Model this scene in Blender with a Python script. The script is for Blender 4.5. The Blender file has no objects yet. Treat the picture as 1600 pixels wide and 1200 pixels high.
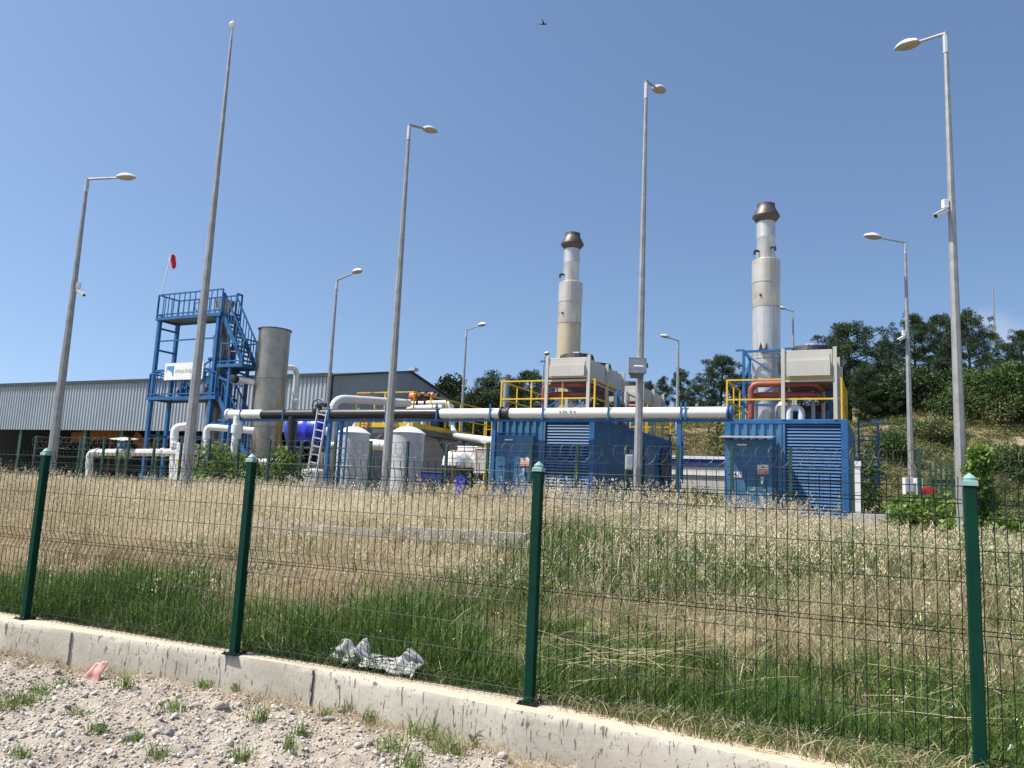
import bpy, math, random
import numpy as np
from mathutils import Vector, Matrix
random.seed(7); rng = np.random.default_rng(11)
S = bpy.context.scene; COL = S.collection
# ------------------------------------------------------------------ camera
F_PX = 1202.0; PITCH = math.radians(8.0); ROLL = math.radians(2.61); EYE = 1.37
fw = np.array([0, math.cos(PITCH), math.sin(PITCH)]); u0 = np.array([0, -math.sin(PITCH), math.cos(PITCH)]); r0 = np.array([1., 0, 0])
rt = r0*math.cos(ROLL)+u0*math.sin(ROLL); up = u0*math.cos(ROLL)-r0*math.sin(ROLL)
CAM = np.array([0, 0, EYE])
cd = bpy.data.cameras.new('camera'); cam = bpy.data.objects.new('camera', cd); COL.objects.link(cam)
cd.sensor_width = 36; cd.lens = 36*F_PX/1600; cd.clip_start = 0.05; cd.clip_end = 3000
cam.matrix_world = Matrix(((rt[0], up[0], -fw[0], 0), (rt[1], up[1], -fw[1], 0), (rt[2], up[2], -fw[2], EYE), (0, 0, 0, 1)))
S.camera = cam
S.render.resolution_x = 1024; S.render.resolution_y = 768
# ------------------------------------------------------------------ light
SUN_EL = math.radians(58); SUN_AZ = math.radians(-98)      # azimuth from +Y towards +X
sd = Vector((math.sin(SUN_AZ)*math.cos(SUN_EL), math.cos(SUN_AZ)*math.cos(SUN_EL), math.sin(SUN_EL)))
W = bpy.data.worlds.new('World'); S.world = W; W.use_nodes = True
nt = W.node_tree; bgn = nt.nodes['Background']; bgn.inputs[1].default_value = 0.118
sky = nt.nodes.new('ShaderNodeTexSky'); sky.sky_type = 'NISHITA'; sky.sun_disc = False
sky.sun_elevation = SUN_EL; sky.sun_rotation = SUN_AZ; sky.air_density = 1.0; sky.dust_density = 1.0; sky.ozone_density = 1.8; sky.altitude = 100
tcw = nt.nodes.new('ShaderNodeTexCoord'); vma = nt.nodes.new('ShaderNodeVectorMath'); vma.operation = 'ADD'; vma.inputs[1].default_value = (0, 0, .11); vmn = nt.nodes.new('ShaderNodeVectorMath'); vmn.operation = 'NORMALIZE'
nt.links.new(tcw.outputs['Generated'], vma.inputs[0]); nt.links.new(vma.outputs[0], vmn.inputs[0]); nt.links.new(vmn.outputs[0], sky.inputs[0])
hs = nt.nodes.new('ShaderNodeHueSaturation'); hs.inputs['Saturation'].default_value = 1.04; nt.links.new(sky.outputs[0], hs.inputs['Color']); cx_ = np.array([730*rt[i]+28*up[i]+1202*fw[i] for i in range(3)]); cx_ /= np.linalg.norm(cx_)
cn = nt.nodes.new('ShaderNodeTexNoise'); cn.inputs['Scale'].default_value = 9; cn.inputs['Detail'].default_value = 7; cmp_ = nt.nodes.new('ShaderNodeMapping'); cmp_.inputs['Scale'].default_value = (1, 1, 2.4); nt.links.new(tcw.outputs['Generated'], cmp_.inputs[0]); nt.links.new(cmp_.outputs[0], cn.inputs['Vector'])
cdt = nt.nodes.new('ShaderNodeVectorMath'); cdt.operation = 'DOT_PRODUCT'; cdt.inputs[1].default_value = tuple(cx_); nt.links.new(tcw.outputs['Generated'], cdt.inputs[0])
cm1 = nt.nodes.new('ShaderNodeMapRange'); cm1.inputs[1].default_value = .9975; cm1.inputs[2].default_value = .9998; nt.links.new(cdt.outputs['Value'], cm1.inputs[0])
cm2 = nt.nodes.new('ShaderNodeMapRange'); cm2.inputs[1].default_value = .42; cm2.inputs[2].default_value = .62; cm2.inputs[4].default_value = .75; nt.links.new(cn.outputs[0], cm2.inputs[0])
cmu = nt.nodes.new('ShaderNodeMath'); cmu.operation = 'MULTIPLY'; nt.links.new(cm1.outputs[0], cmu.inputs[0]); nt.links.new(cm2.outputs[0], cmu.inputs[1])
cmx = nt.nodes.new('ShaderNodeMix'); cmx.data_type = 'RGBA'; nt.links.new(cmu.outputs[0], cmx.inputs[0]); nt.links.new(hs.outputs[0], cmx.inputs[6]); cmx.inputs[7].default_value = (4.6, 4.9, 5.6, 1); nt.links.new(cmx.outputs[2], bgn.inputs[0])
sl = bpy.data.lights.new('sun', 'SUN'); sl.energy = 5.0; sl.angle = math.radians(0.53); sl.color = (1.0, 0.95, 0.87)
so = bpy.data.objects.new('sun', sl); COL.objects.link(so); so.rotation_euler = sd.to_track_quat('Z', 'Y').to_euler(); so.location = (0, 0, 50)
S.view_settings.view_transform = 'Standard'; S.view_settings.look = 'None'; S.view_settings.gamma = 1; S.view_settings.exposure = 0.52
# ------------------------------------------------------------------ coordinates
GA = math.radians(26)
U = np.array([math.cos(GA), -math.sin(GA), 0]); V = np.array([math.sin(GA), math.cos(GA), 0]); Z = np.array([0, 0, 1.]); O = np.array([5.70, 20.36, 0])
def ray(x, y): return fw*F_PX+rt*(x-800)+up*(600-y)
def atY(x, y, Y): d = ray(x, y); return CAM+d*(Y/d[1])
def atZ(x, y, z): d = ray(x, y); return CAM+d*((z-EYE)/d[2])
def M(x, y, b):                      # sight line meets the plant grid plane at depth b
    d = ray(x, y); P = O+V*b; return CAM+d*(np.dot(P-CAM, V)/np.dot(d, V))
def MU(x, y, a):
    d = ray(x, y); P = O+U*a; return CAM+d*(np.dot(P-CAM, U)/np.dot(d, U))
def g(a, b, z): return O+U*a+V*b+Z*z
def ab(P): q = np.asarray(P)-O; return q.dot(U), q.dot(V), P[2]
def hit(px, py, dz=0.):
    d = ray(px, py); d = d/d[1]; y = 3.; P = CAM+d*y
    while y < 60:
        P = CAM+d*y
        if P[2] < float(ground_z(P[0], P[1]))+dz: break
        y += .03
    return P
FP = np.array([0.213, 5.292, 0]); FD = np.array([0.910, -0.4146, 0]); FN = np.array([0.4146, 0.910, 0])
def sst(t): t = np.clip(t, 0, 1); return t*t*(3-2*t)
_L = {}
def vn(x, y, sc, seed=0):            # value noise 0..1
    if seed not in _L: _L[seed] = np.random.default_rng(100+seed).random((256, 256))
    L = _L[seed]; x = np.asarray(x)/sc; y = np.asarray(y)/sc
    i = np.floor(x).astype(int); j = np.floor(y).astype(int); fx = sst(x-i); fy = sst(y-j)
    a = L[i % 256, j % 256]; b = L[(i+1) % 256, j % 256]; c = L[i % 256, (j+1) % 256]; d = L[(i+1) % 256, (j+1) % 256]
    return (a*(1-fx)+b*fx)*(1-fy)+(c*(1-fx)+d*fx)*fy
def hill(x, y):
    h = 5.3*sst((y-31)/15)*sst((x+5)/13)+3.0*sst((x-20)/12)*sst((y-30)/18)+1.2*sst((y-46)/40)*sst((x+5)/13)
    return h*(1+0.10*(vn(x, y, 5, 3)-.5))
def ground_z(x, y):
    s = (x-FP[0])*FN[0]+(y-FP[1])*FN[1]
    out = -0.27+0.05*(vn(x, y, 1.2, 1)-.5)+0.03*(vn(x, y, .35, 2)-.5)-0.03*sst((-s-1)/3)
    out = out+0.06*(vn(x, y, .16, 5)-.5)+0.055*(vn(x, y, .07, 6)-.5)
    ins = -0.05+0.80*sst((s-.4)/4.8)+0.10*sst((s-5)/8)+0.10*sst((-1.5-x)/4)*sst((s-3)/3)+0.10*(vn(x, y, 2.3, 4)-.5)*sst(s/2)+.05*(vn(x, y, .5, 7)-.5)+.0*s
    k = sst((s+.02)/.08)
    return out*(1-k)+ins*k+hill(x, y)
# ------------------------------------------------------------------ materials
def new_mat(name):
    m = bpy.data.materials.new(name); m.use_nodes = True; return m, m.node_tree, m.node_tree.nodes['Principled BSDF']
def N(t, ty, **kw):
    n = t.nodes.new(ty)
    for k, v in kw.items(): setattr(n, k, v)
    return n
def mat(name, col, rough=.6, metal=0., var=.12, scale=3., col2=None, streak=0., fine=0., bump=0., spec=.5, dirt=None, dscale=1.2, dcover=.5, rvar=.1):
    """paint or metal with blotchy variation, optional vertical streaks and a second dirt/rust colour in patches"""
    m, t, b = new_mat(name); L = t.links.new
    tc = N(t, 'ShaderNodeTexCoord'); co = tc.outputs['Object']
    n1 = N(t, 'ShaderNodeTexNoise'); n1.inputs['Scale'].default_value = scale; n1.inputs['Detail'].default_value = 6; L(co, n1.inputs['Vector'])
    c2 = col2 if col2 else tuple(c*(1-var*2) for c in col)
    mx = N(t, 'ShaderNodeMix', data_type='RGBA'); mx.inputs[6].default_value = (*col, 1); mx.inputs[7].default_value = (*c2, 1)
    rp = N(t, 'ShaderNodeMapRange'); rp.inputs[1].default_value = .35; rp.inputs[2].default_value = .7; L(n1.outputs[0], rp.inputs[0]); L(rp.outputs[0], mx.inputs[0])
    last = mx.outputs[2]
    if streak > 0:
        mp = N(t, 'ShaderNodeMapping'); mp.inputs['Scale'].default_value = (14, 14, .7); L(co, mp.inputs[0])
        n2 = N(t, 'ShaderNodeTexNoise'); n2.inputs['Scale'].default_value = 1; n2.inputs['Detail'].default_value = 4; L(mp.outputs[0], n2.inputs['Vector'])
        r2 = N(t, 'ShaderNodeMapRange'); r2.inputs[1].default_value = .5; r2.inputs[2].default_value = .75; r2.inputs[4].default_value = streak; L(n2.outputs[0], r2.inputs[0])
        m2 = N(t, 'ShaderNodeMix', data_type='RGBA'); L(r2.outputs[0], m2.inputs[0]); L(last, m2.inputs[6]); m2.inputs[7].default_value = (*(dirt or tuple(c*.5 for c in col)), 1); last = m2.outputs[2]
    if dirt and dcover > 0:
        n3 = N(t, 'ShaderNodeTexNoise'); n3.inputs['Scale'].default_value = dscale; n3.inputs['Detail'].default_value = 8; n3.inputs['Roughness'].default_value = .7; L(co, n3.inputs['Vector'])
        r3 = N(t, 'ShaderNodeMapRange'); r3.inputs[1].default_value = .75-.3*dcover; r3.inputs[2].default_value = .85-.3*dcover; r3.inputs[4].default_value = .8; L(n3.outputs[0], r3.inputs[0])
        m3 = N(t, 'ShaderNodeMix', data_type='RGBA'); L(r3.outputs[0], m3.inputs[0]); L(last, m3.inputs[6]); m3.inputs[7].default_value = (*dirt, 1); last = m3.outputs[2]
    L(last, b.inputs['Base Color'])
    rr = N(t, 'ShaderNodeMapRange'); rr.inputs[3].default_value = max(.05, rough-rvar); rr.inputs[4].default_value = min(1, rough+rvar); L(n1.outputs[0], rr.inputs[0]); L(rr.outputs[0], b.inputs['Roughness'])
    b.inputs['Metallic'].default_value = metal; b.inputs['Specular IOR Level'].default_value = spec
    if bump > 0:
        n4 = N(t, 'ShaderNodeTexNoise'); n4.inputs['Scale'].default_value = fine or scale*8; n4.inputs['Detail'].default_value = 5; L(co, n4.inputs['Vector'])
        bp = N(t, 'ShaderNodeBump'); bp.inputs['Strength'].default_value = bump; bp.inputs['Distance'].default_value = .02; L(n4.outputs[0], bp.inputs['Height']); L(bp.outputs[0], b.inputs['Normal'])
    return m
def leafmat(name, stops, rough=.6, trans=.25):
    m, t, b = new_mat(name); L = t.links.new
    at = N(t, 'ShaderNodeAttribute', attribute_name='tint'); cr = N(t, 'ShaderNodeValToRGB'); L(at.outputs['Fac'], cr.inputs[0])
    el = cr.color_ramp.elements
    while len(el) < len(stops): el.new(.5)
    for e, (p, c) in zip(el, stops): e.position = p; e.color = (*c, 1)
    L(cr.outputs[0], b.inputs['Base Color']); b.inputs['Roughness'].default_value = rough; b.inputs['Specular IOR Level'].default_value = .25
    tr = N(t, 'ShaderNodeBsdfTranslucent'); L(cr.outputs[0], tr.inputs[0]); ms = N(t, 'ShaderNodeMixShader'); ms.inputs[0].default_value = trans
    L(b.outputs[0], ms.inputs[1]); L(tr.outputs[0], ms.inputs[2]); L(ms.outputs[0], t.nodes['Material Output'].inputs['Surface'])
    return m
BLUE = mat('blue_paint', (.048, .165, .325), .5, 0, .10, 1.5, streak=.35, dirt=(.11, .16, .22), dcover=.25, dscale=2)
BLUE2 = mat('blue_steel_paint', (.030, .135, .325), .5, 0, .12, 4, spec=.3, dirt=(.09, .07, .06), dcover=.18, dscale=4)
YEL = mat('yellow_paint', (.72, .47, .03), .5, 0, .08, 5, dirt=(.3, .2, .08), dcover=.15, dscale=6)
GALV = mat('galvanised_steel', (.34, .345, .34), .6, .35, .14, 6, streak=.25, dirt=(.28, .29, .3), dcover=0, bump=.1)
GALVL = mat('pale_galvanised_steel', (.55, .57, .59), .5, .35, .12, 9, streak=.2, dirt=(.35, .36, .37), dcover=0)
LAMPW = mat('lamp_housing', (.72, .73, .73), .45, .1, .06)
LENS = mat('lamp_lens', (.33, .30, .24), .3, 0, .05)
STAIN = mat('stainless_sheet', (.42, .355, .27), .32, .85, .12, 2.2, streak=.5, dirt=(.30, .24, .17), dcover=.1, dscale=1.5, bump=.15, fine=6)
STACK = mat('stack_sheet', (.62, .61, .58), .38, .5, .10, 1.4, streak=.75, dirt=(.40, .27, .13), dcover=.42, dscale=1.1)
STACKU = mat('rust_streaked_sheet', (.62, .59, .52), .42, .42, .12, 1.2, streak=1.0, dirt=(.44, .29, .14), dcover=.62, dscale=1.6)
STACKT = mat('heat_stained_sheet', (.56, .46, .30), .5, .3, .12, 1.4, streak=.6, dirt=(.55, .52, .46), dcover=.3, dscale=1.3)
CAP = mat('scorched_steel', (.15, .125, .115), .5, .6, .2, 3, dirt=(.09, .07, .06), dcover=.4)
WPIPE = mat('white_pipe_plastic', (.78, .78, .75), .35, 0, .04, 2, streak=.12, dirt=(.45, .42, .36), dcover=.1)
GPIPE = mat('grey_pipe', (.62, .62, .60), .45, .1, .07, 2, streak=.15, dirt=(.35, .33, .3), dcover=.1)
BPIPE = mat('black_pipe_plastic', (.02, .02, .022), .4, 0, .2, 3)
REDP = mat('red_oxide_pipe', (.33, .075, .05), .5, 0, .15, 3, dirt=(.2, .1, .08), dcover=.2)
REDV = mat('red_enamel', (.55, .04, .03), .45, 0, .1)
CREAM = mat('cream_sheet_metal', (.52, .505, .45), .5, 0, .06, 1.5, streak=.25, dirt=(.35, .31, .25), dcover=.12)
DARK = mat('dark_metal', (.03, .03, .034), .6, .1, .3, 5)
SLATB = mat('louvre_blue', (.05, .15, .33), .45, 0, .1, 6)
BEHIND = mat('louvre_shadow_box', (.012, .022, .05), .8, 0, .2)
WHITE = mat('white_enamel', (.76, .77, .78), .4, 0, .04)
GTANK = mat('grey_tank_plastic', (.50, .53, .55), .5, 0, .06, 1.5, streak=.18, dirt=(.33, .33, .32), dcover=.1)
GDOME = mat('pale_dome_plastic', (.62, .68, .72), .45, 0, .05, 2)
NAVY = mat('navy_band', (.012, .035, .16), .5, 0, .1, 2)
BTANK = mat('deep_blue_tank', (.012, .03, .42), .35, 0, .1, 2)
GREENP = mat('dark_green_powder_coat', (.0025, .038, .024), .7, 0, .12, 7, spec=.12, dirt=(.03, .075, .055), dcover=.16, dscale=7)
GREENW = mat('green_wire_coating', (.003, .016, .011), .5, 0, .15, spec=.25)
GREENF = mat('faded_green_post', (.022, .075, .05), .5, 0, .2, 4)
TEAL = mat('pale_green_cap', (.26, .42, .38), .35, 0, .1, 8)
GALUM = mat('aluminium', (.68, .69, .70), .35, .6, .08)
CLAD = mat('ribbed_cladding', (.40, .44, .48), .5, .15, .06, .4, streak=.12, dirt=(.33, .33, .33), dcover=.08, dscale=.5)
CLADG = mat('gable_cladding', (.36, .38, .41), .5, .2, .08, .4, streak=.2, dirt=(.2, .21, .22), dcover=.1, dscale=.5)
TRIM = mat('dark_trim', (.05, .055, .06), .5, .2)
ORANGE = mat('orange_machine_paint', (.75, .14, .03), .45, 0, .1)
RUSTO = mat('rusty_orange_steel', (.42, .15, .035), .6, 0, .25, 2, dirt=(.18, .07, .03), dcover=.4)
TAUPE = mat('taupe_sheet', (.30, .28, .26), .6, 0, .08, 1, streak=.25, dirt=(.2, .18, .16), dcover=.15)
GREYS = mat('grey_steel_frame', (.13, .14, .15), .5, .2, .15)
COIL = mat('brown_coil', (.20, .13, .07), .7, .2, .2, 3)
BARK = mat('bark', (.10, .07, .05), .9, 0, .3, 8, bump=.5)
BRICK = mat('red_brick_edge', (.32, .05, .035), .8, 0, .3, 12)
STONE = mat('pale_rock', (.50, .45, .39), .9, 0, .18, 9, dirt=(.35, .29, .22), dcover=.35, dscale=14, bump=.6, fine=60)
STONEG = mat('grey_rock', (.36, .35, .34), .9, 0, .2, 9, bump=.6, fine=60)
CONCP = mat('plant_concrete', (.45, .43, .39), .9, 0, .15, 2, dirt=(.28, .25, .2), dcover=.4, dscale=3, bump=.2)
SHADEIN = mat('painted_interior_shade', (.02, .018, .016), .9, 0, .2)  # shade inside the open shed, put into its back wall colour
GLASSD = mat('sooty_glass', (.5, .5, .48), .15, .3, .1)
SIGNO = mat('sign_orange', (.80, .25, .06), .5, 0, .03)
SIGNW = mat('sign_white', (.80, .80, .78), .5, 0, .03)
SIGNB = mat('sign_black', (.03, .03, .03), .5)
LOGOB = mat('logo_blue', (.06, .26, .60), .5, 0, .02)
LOGOG = mat('logo_grey', (.42, .44, .46), .5, 0, .02)
FLAGR = mat('flag_red', (.62, .012, .03), .7, 0, .1)
CLOTH = mat('pale_blue_cover', (.50, .58, .62), .5, 0, .1)
ROPE = mat('grey_cable', (.45, .45, .45), .6)
HOSE = mat('rust_line', (.35, .12, .08), .7)
YTAG = mat('yellow_tag', (.75, .45, .02), .5, 0, .03)
HOUSEW = mat('house_plaster', (.70, .69, .66), .8, 0, .06)
GREENL = mat('green_lamp', (.05, .38, .09), .4)
def concrete():
    m, t, b = new_mat('cast_concrete'); L = t.links.new
    co = N(t, 'ShaderNodeTexCoord').outputs['Object']; geo = N(t, 'ShaderNodeNewGeometry')
    n1 = N(t, 'ShaderNodeTexNoise'); n1.inputs['Scale'].default_value = 2.2; n1.inputs['Detail'].default_value = 9; n1.inputs['Roughness'].default_value = .65; L(co, n1.inputs['Vector'])
    cr = N(t, 'ShaderNodeValToRGB'); L(n1.outputs[0], cr.inputs[0]); e = cr.color_ramp.elements
    e[0].position = .28; e[0].color = (.37, .335, .275, 1); e[1].position = .66; e[1].color = (.55, .51, .43, 1)
    mp = N(t, 'ShaderNodeMapping'); mp.inputs['Scale'].default_value = (38, 38, 8); L(co, mp.inputs[0])
    n2 = N(t, 'ShaderNodeTexNoise'); n2.inputs['Scale'].default_value = 1; n2.inputs['Detail'].default_value = 7; n2.inputs['Distortion'].default_value = .8; L(mp.outputs[0], n2.inputs['Vector'])
    r2 = N(t, 'ShaderNodeMapRange'); r2.inputs[1].default_value = .585; r2.inputs[2].default_value = .63; r2.inputs[4].default_value = .85; L(n2.outputs[0], r2.inputs[0])
    n3 = N(t, 'ShaderNodeTexNoise'); n3.inputs['Scale'].default_value = 1.1; n3.inputs['Detail'].default_value = 3; L(co, n3.inputs['Vector'])
    r3 = N(t, 'ShaderNodeMapRange'); r3.inputs[1].default_value = .38; r3.inputs[2].default_value = .52; L(n3.outputs[0], r3.inputs[0])
    mu = N(t, 'ShaderNodeMath', operation='MULTIPLY'); L(r2.outputs[0], mu.inputs[0]); L(r3.outputs[0], mu.inputs[1])
    mx = N(t, 'ShaderNodeMix', data_type='RGBA'); L(mu.outputs[0], mx.inputs[0]); L(cr.outputs[0], mx.inputs[6]); mx.inputs[7].default_value = (.10, .085, .07, 1)
    vo = N(t, 'ShaderNodeTexVoronoi', feature='DISTANCE_TO_EDGE'); vo.inputs['Scale'].default_value = 2.6
    nd = N(t, 'ShaderNodeTexNoise'); nd.inputs['Scale'].default_value = 5; nd.inputs['Detail'].default_value = 4; L(co, nd.inputs['Vector'])
    va = N(t, 'ShaderNodeMix', data_type='RGBA'); va.inputs[0].default_value = .25; L(co, va.inputs[6]); L(nd.outputs['Color'], va.inputs[7]); L(va.outputs[2], vo.inputs['Vector'])
    r4 = N(t, 'ShaderNodeMapRange'); r4.inputs[1].default_value = .0; r4.inputs[2].default_value = .006; r4.inputs[3].default_value = .5; r4.inputs[4].default_value = 0; L(vo.outputs['Distance'], r4.inputs[0])
    m4 = N(t, 'ShaderNodeMath', operation='MULTIPLY'); L(r4.outputs[0], m4.inputs[0]); L(r3.outputs[0], m4.inputs[1])
    mc = N(t, 'ShaderNodeMix', data_type='RGBA'); L(m4.outputs[0], mc.inputs[0]); L(mx.outputs[2], mc.inputs[6]); mc.inputs[7].default_value = (.13, .11, .09, 1)
    n6 = N(t, 'ShaderNodeTexNoise'); n6.inputs['Scale'].default_value = 38; n6.inputs['Detail'].default_value = 3; L(co, n6.inputs['Vector'])
    r6 = N(t, 'ShaderNodeMapRange'); r6.inputs[1].default_value = .67; r6.inputs[2].default_value = .70; r6.inputs[4].default_value = .75; L(n6.outputs[0], r6.inputs[0])
    m6 = N(t, 'ShaderNodeMix', data_type='RGBA'); L(r6.outputs[0], m6.inputs[0]); L(mc.outputs[2], m6.inputs[6]); m6.inputs[7].default_value = (.14, .12, .10, 1); mc = m6
    # sandy dust lying on the upward faces
    sx = N(t, 'ShaderNodeSeparateXYZ'); L(geo.outputs['Normal'], sx.inputs[0]); rt_ = N(t, 'ShaderNodeMapRange'); rt_.inputs[1].default_value = .6; rt_.inputs[2].default_value = .95; rt_.inputs[4].default_value = .85; L(sx.outputs[2], rt_.inputs[0])
    md = N(t, 'ShaderNodeMix', data_type='RGBA'); L(rt_.outputs[0], md.inputs[0]); L(mc.outputs[2], md.inputs[6]); md.inputs[7].default_value = (.56, .45, .33, 1)
    L(md.outputs[2], b.inputs['Base Color']); b.inputs['Roughness'].default_value = .95; b.inputs['Specular IOR Level'].default_value = .2
    bp = N(t, 'ShaderNodeBump'); bp.inputs['Strength'].default_value = .35; bp.inputs['Distance'].default_value = .008; n5 = N(t, 'ShaderNodeTexNoise'); n5.inputs['Scale'].default_value = 30; n5.inputs['Detail'].default_value = 8; L(co, n5.inputs['Vector']); L(n5.outputs[0], bp.inputs['Height']); L(bp.outputs[0], b.inputs['Normal'])
    return m
CONC = concrete()
def groundmat():
    m, t, b = new_mat('ground_surface'); L = t.links.new
    co = N(t, 'ShaderNodeTexCoord').outputs['Object']
    zone = N(t, 'ShaderNodeAttribute', attribute_name='zone')      # r: inside the fence, g: hill, b: bare earth
    sp = N(t, 'ShaderNodeSeparateColor'); L(zone.outputs['Color'], sp.inputs[0])
    def noise(sc, det=8, ro=.6):
        n = N(t, 'ShaderNodeTexNoise'); n.inputs['Scale'].default_value = sc; n.inputs['Detail'].default_value = det; n.inputs['Roughness'].default_value = ro; L(co, n.inputs['Vector']); return n.outputs[0]
    def ramp(src, stops):
        cr = N(t, 'ShaderNodeValToRGB'); L(src, cr.inputs[0]); e = cr.color_ramp.elements
        while len(e) < len(stops): e.new(.5)
        for q, (p, c) in zip(e, stops): q.position = p; q.color = (*c, 1)
        return cr.outputs[0]
    def mix(f, a, c):
        x = N(t, 'ShaderNodeMix', data_type='RGBA'); L(f, x.inputs[0]); L(a, x.inputs[6]); L(c, x.inputs[7]); return x.outputs[2]
    grav = ramp(noise(16, 10, .75), [(.3, (.20, .165, .13)), (.5, (.38, .33, .275)), (.7, (.54, .49, .42))])
    gr2 = ramp(noise(1.3, 5), [(.35, (.40, .32, .23)), (.65, (.53, .48, .41))])
    gx = N(t, 'ShaderNodeMix', data_type='RGBA'); gx.inputs[0].default_value = .4; L(grav, gx.inputs[6]); L(gr2, gx.inputs[7])
    soil = ramp(noise(5, 9, .7), [(.3, (.11, .083, .052)), (.5, (.24, .185, .115)), (.7, (.42, .335, .215))])
    hillc = ramp(noise(.9, 9, .7), [(.33, (.07, .09, .03)), (.47, (.15, .145, .06)), (.6, (.26, .20, .11)), (.72, (.34, .26, .17))])
    bare = ramp(noise(2, 7), [(.3, (.32, .235, .16)), (.7, (.48, .38, .28))])
    c = mix(sp.outputs[0], gx.outputs[2], soil); c = mix(sp.outputs[1], c, hillc); c = mix(sp.outputs[2], c, bare)
    L(c, b.inputs['Base Color']); b.inputs['Roughness'].default_value = 1; b.inputs['Specular IOR Level'].default_value = .1
    bp = N(t, 'ShaderNodeBump'); bp.inputs['Strength'].default_value = .8; bp.inputs['Distance'].default_value = .03; L(noise(28, 8, .7), bp.inputs['Height']); L(bp.outputs[0], b.inputs['Normal'])
    return m
# ------------------------------------------------------------------ mesh building
class MB:
    def __init__(s): s.v = []; s.f = []
    def box(s, c, size, ax=None):
        ax = ax or (np.array([1., 0, 0]), np.array([0, 1., 0]), Z); c = np.asarray(c, float); n = len(s.v)
        for k in range(8):
            d = [(-.5 if not (k >> i) & 1 else .5)*size[i] for i in range(3)]
            s.v.append(c+ax[0]*d[0]+ax[1]*d[1]+ax[2]*d[2])
        s.f += [tuple(n+i for i in q) for q in ((0, 2, 3, 1), (4, 5, 7, 6), (0, 1, 5, 4), (2, 6, 7, 3), (0, 4, 6, 2), (1, 3, 7, 5))]; return s
    def gbox(s, a0, a1, b0, b1, z0, z1):       # box on the plant grid
        return s.box(g((a0+a1)/2, (b0+b1)/2, (z0+z1)/2), (a1-a0, b1-b0, z1-z0), (U, V, Z))
    def bar(s, p, q, w, h=None, upv=None):
        p = np.asarray(p, float); q = np.asarray(q, float); d = q-p; l = np.linalg.norm(d); d = d/l
        upv = np.asarray(upv, float) if upv is not None else (Z if abs(d[2]) < .9 else V)
        x = np.cross(d, upv); x /= np.linalg.norm(x); y = np.cross(x, d)
        return s.box((p+q)/2, (w, l, h or w), (x, d, y))
    def ring(s, c, x, y, r, n, ph=0): 
        k = len(s.v)
        for i in range(n): t = 2*math.pi*i/n+ph; s.v.append(c+x*math.cos(t)*r+y*math.sin(t)*r)
        return k
    def tube(s, pts, r, n=10, caps=True, closed=False):
        pts = [np.asarray(p, float) for p in pts]; m = len(pts); rs = r if hasattr(r, '__len__') else [r]*m
        T = []
        for i in range(m):
            a = pts[i-1] if i > 0 else (pts[-1] if closed else pts[0]); b = pts[i+1] if i < m-1 else (pts[0] if closed else pts[-1])
            d = b-a; T.append(d/(np.linalg.norm(d)+1e-12))
        x = np.cross(T[0], Z if abs(T[0][2]) < .9 else np.array([1., 0, 0])); x /= np.linalg.norm(x); R = []
        for i in range(m):
            x = x-T[i]*x.dot(T[i]); x /= np.linalg.norm(x); R.append(s.ring(pts[i], x, np.cross(T[i], x), rs[i], n))
        for i in range(m if closed else m-1):
            a, b = R[i], R[(i+1) % m]
            for j in range(n): s.f.append((a+j, a+(j+1) % n, b+(j+1) % n, b+j))
        if caps and not closed: s.f.append(tuple(R[0]+j for j in range(n))[::-1]); s.f.append(tuple(R[-1]+j for j in range(n)))
        return s
    def lathe(s, c, prof, n=24, ax=None, cap=True, ph=0):
        X, Y, A = ax or (np.array([1., 0, 0]), np.array([0, 1., 0]), Z); c = np.asarray(c, float); R = [s.ring(c+A*h, X, Y, r, n, ph) for r, h in prof]
        for a, b in zip(R, R[1:]):
            for j in range(n): s.f.append((a+j, a+(j+1) % n, b+(j+1) % n, b+j))
        if cap: s.f.append(tuple(R[0]+j for j in range(n))[::-1]); s.f.append(tuple(R[-1]+j for j in range(n)))
        return s
    def poly(s, pts, t=None):                    # polygon, extruded by vector t
        n = len(s.v); k = len(pts); s.v += [np.asarray(p, float) for p in pts]; s.f.append(tuple(range(n, n+k)))
        if t is not None:
            s.v += [np.asarray(p, float)+np.asarray(t) for p in pts]; s.f.append(tuple(range(n+k, n+2*k))[::-1])
            for i in range(k): j = (i+1) % k; s.f.append((n+j, n+i, n+k+i, n+k+j))
        return s
    def rib(s, p, q, h, nrm, pitch, dep, z1b=None, wf=.5):   # trapezoid-ribbed sheet from p to q, height h; z1b: top height at q
        p = np.asarray(p, float); q = np.asarray(q, float); L = np.linalg.norm(q-p); d = (q-p)/L; k = max(1, int(round(L/pitch))); pt = L/k; nrm = np.asarray(nrm, float)
        xs = []
        for i in range(k):
            x = i*pt; xs += [(x, 0), (x+pt*wf*.8, 0), (x+pt*wf, dep), (x+pt*.9, dep)]
        xs.append((L, 0)); n = len(s.v)
        for x, e in xs:
            hh = h(x/L) if callable(h) else h
            s.v.append(p+d*x+nrm*e); s.v.append(p+d*x+nrm*e+Z*hh)
        for i in range(len(xs)-1): a = n+2*i; s.f.append((a, a+2, a+3, a+1))
        return s
SM = set()
def origin_of(o):
    p = np.zeros(3)
    while o: p = p+np.array(o.location); o = o.parent
    return p
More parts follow.
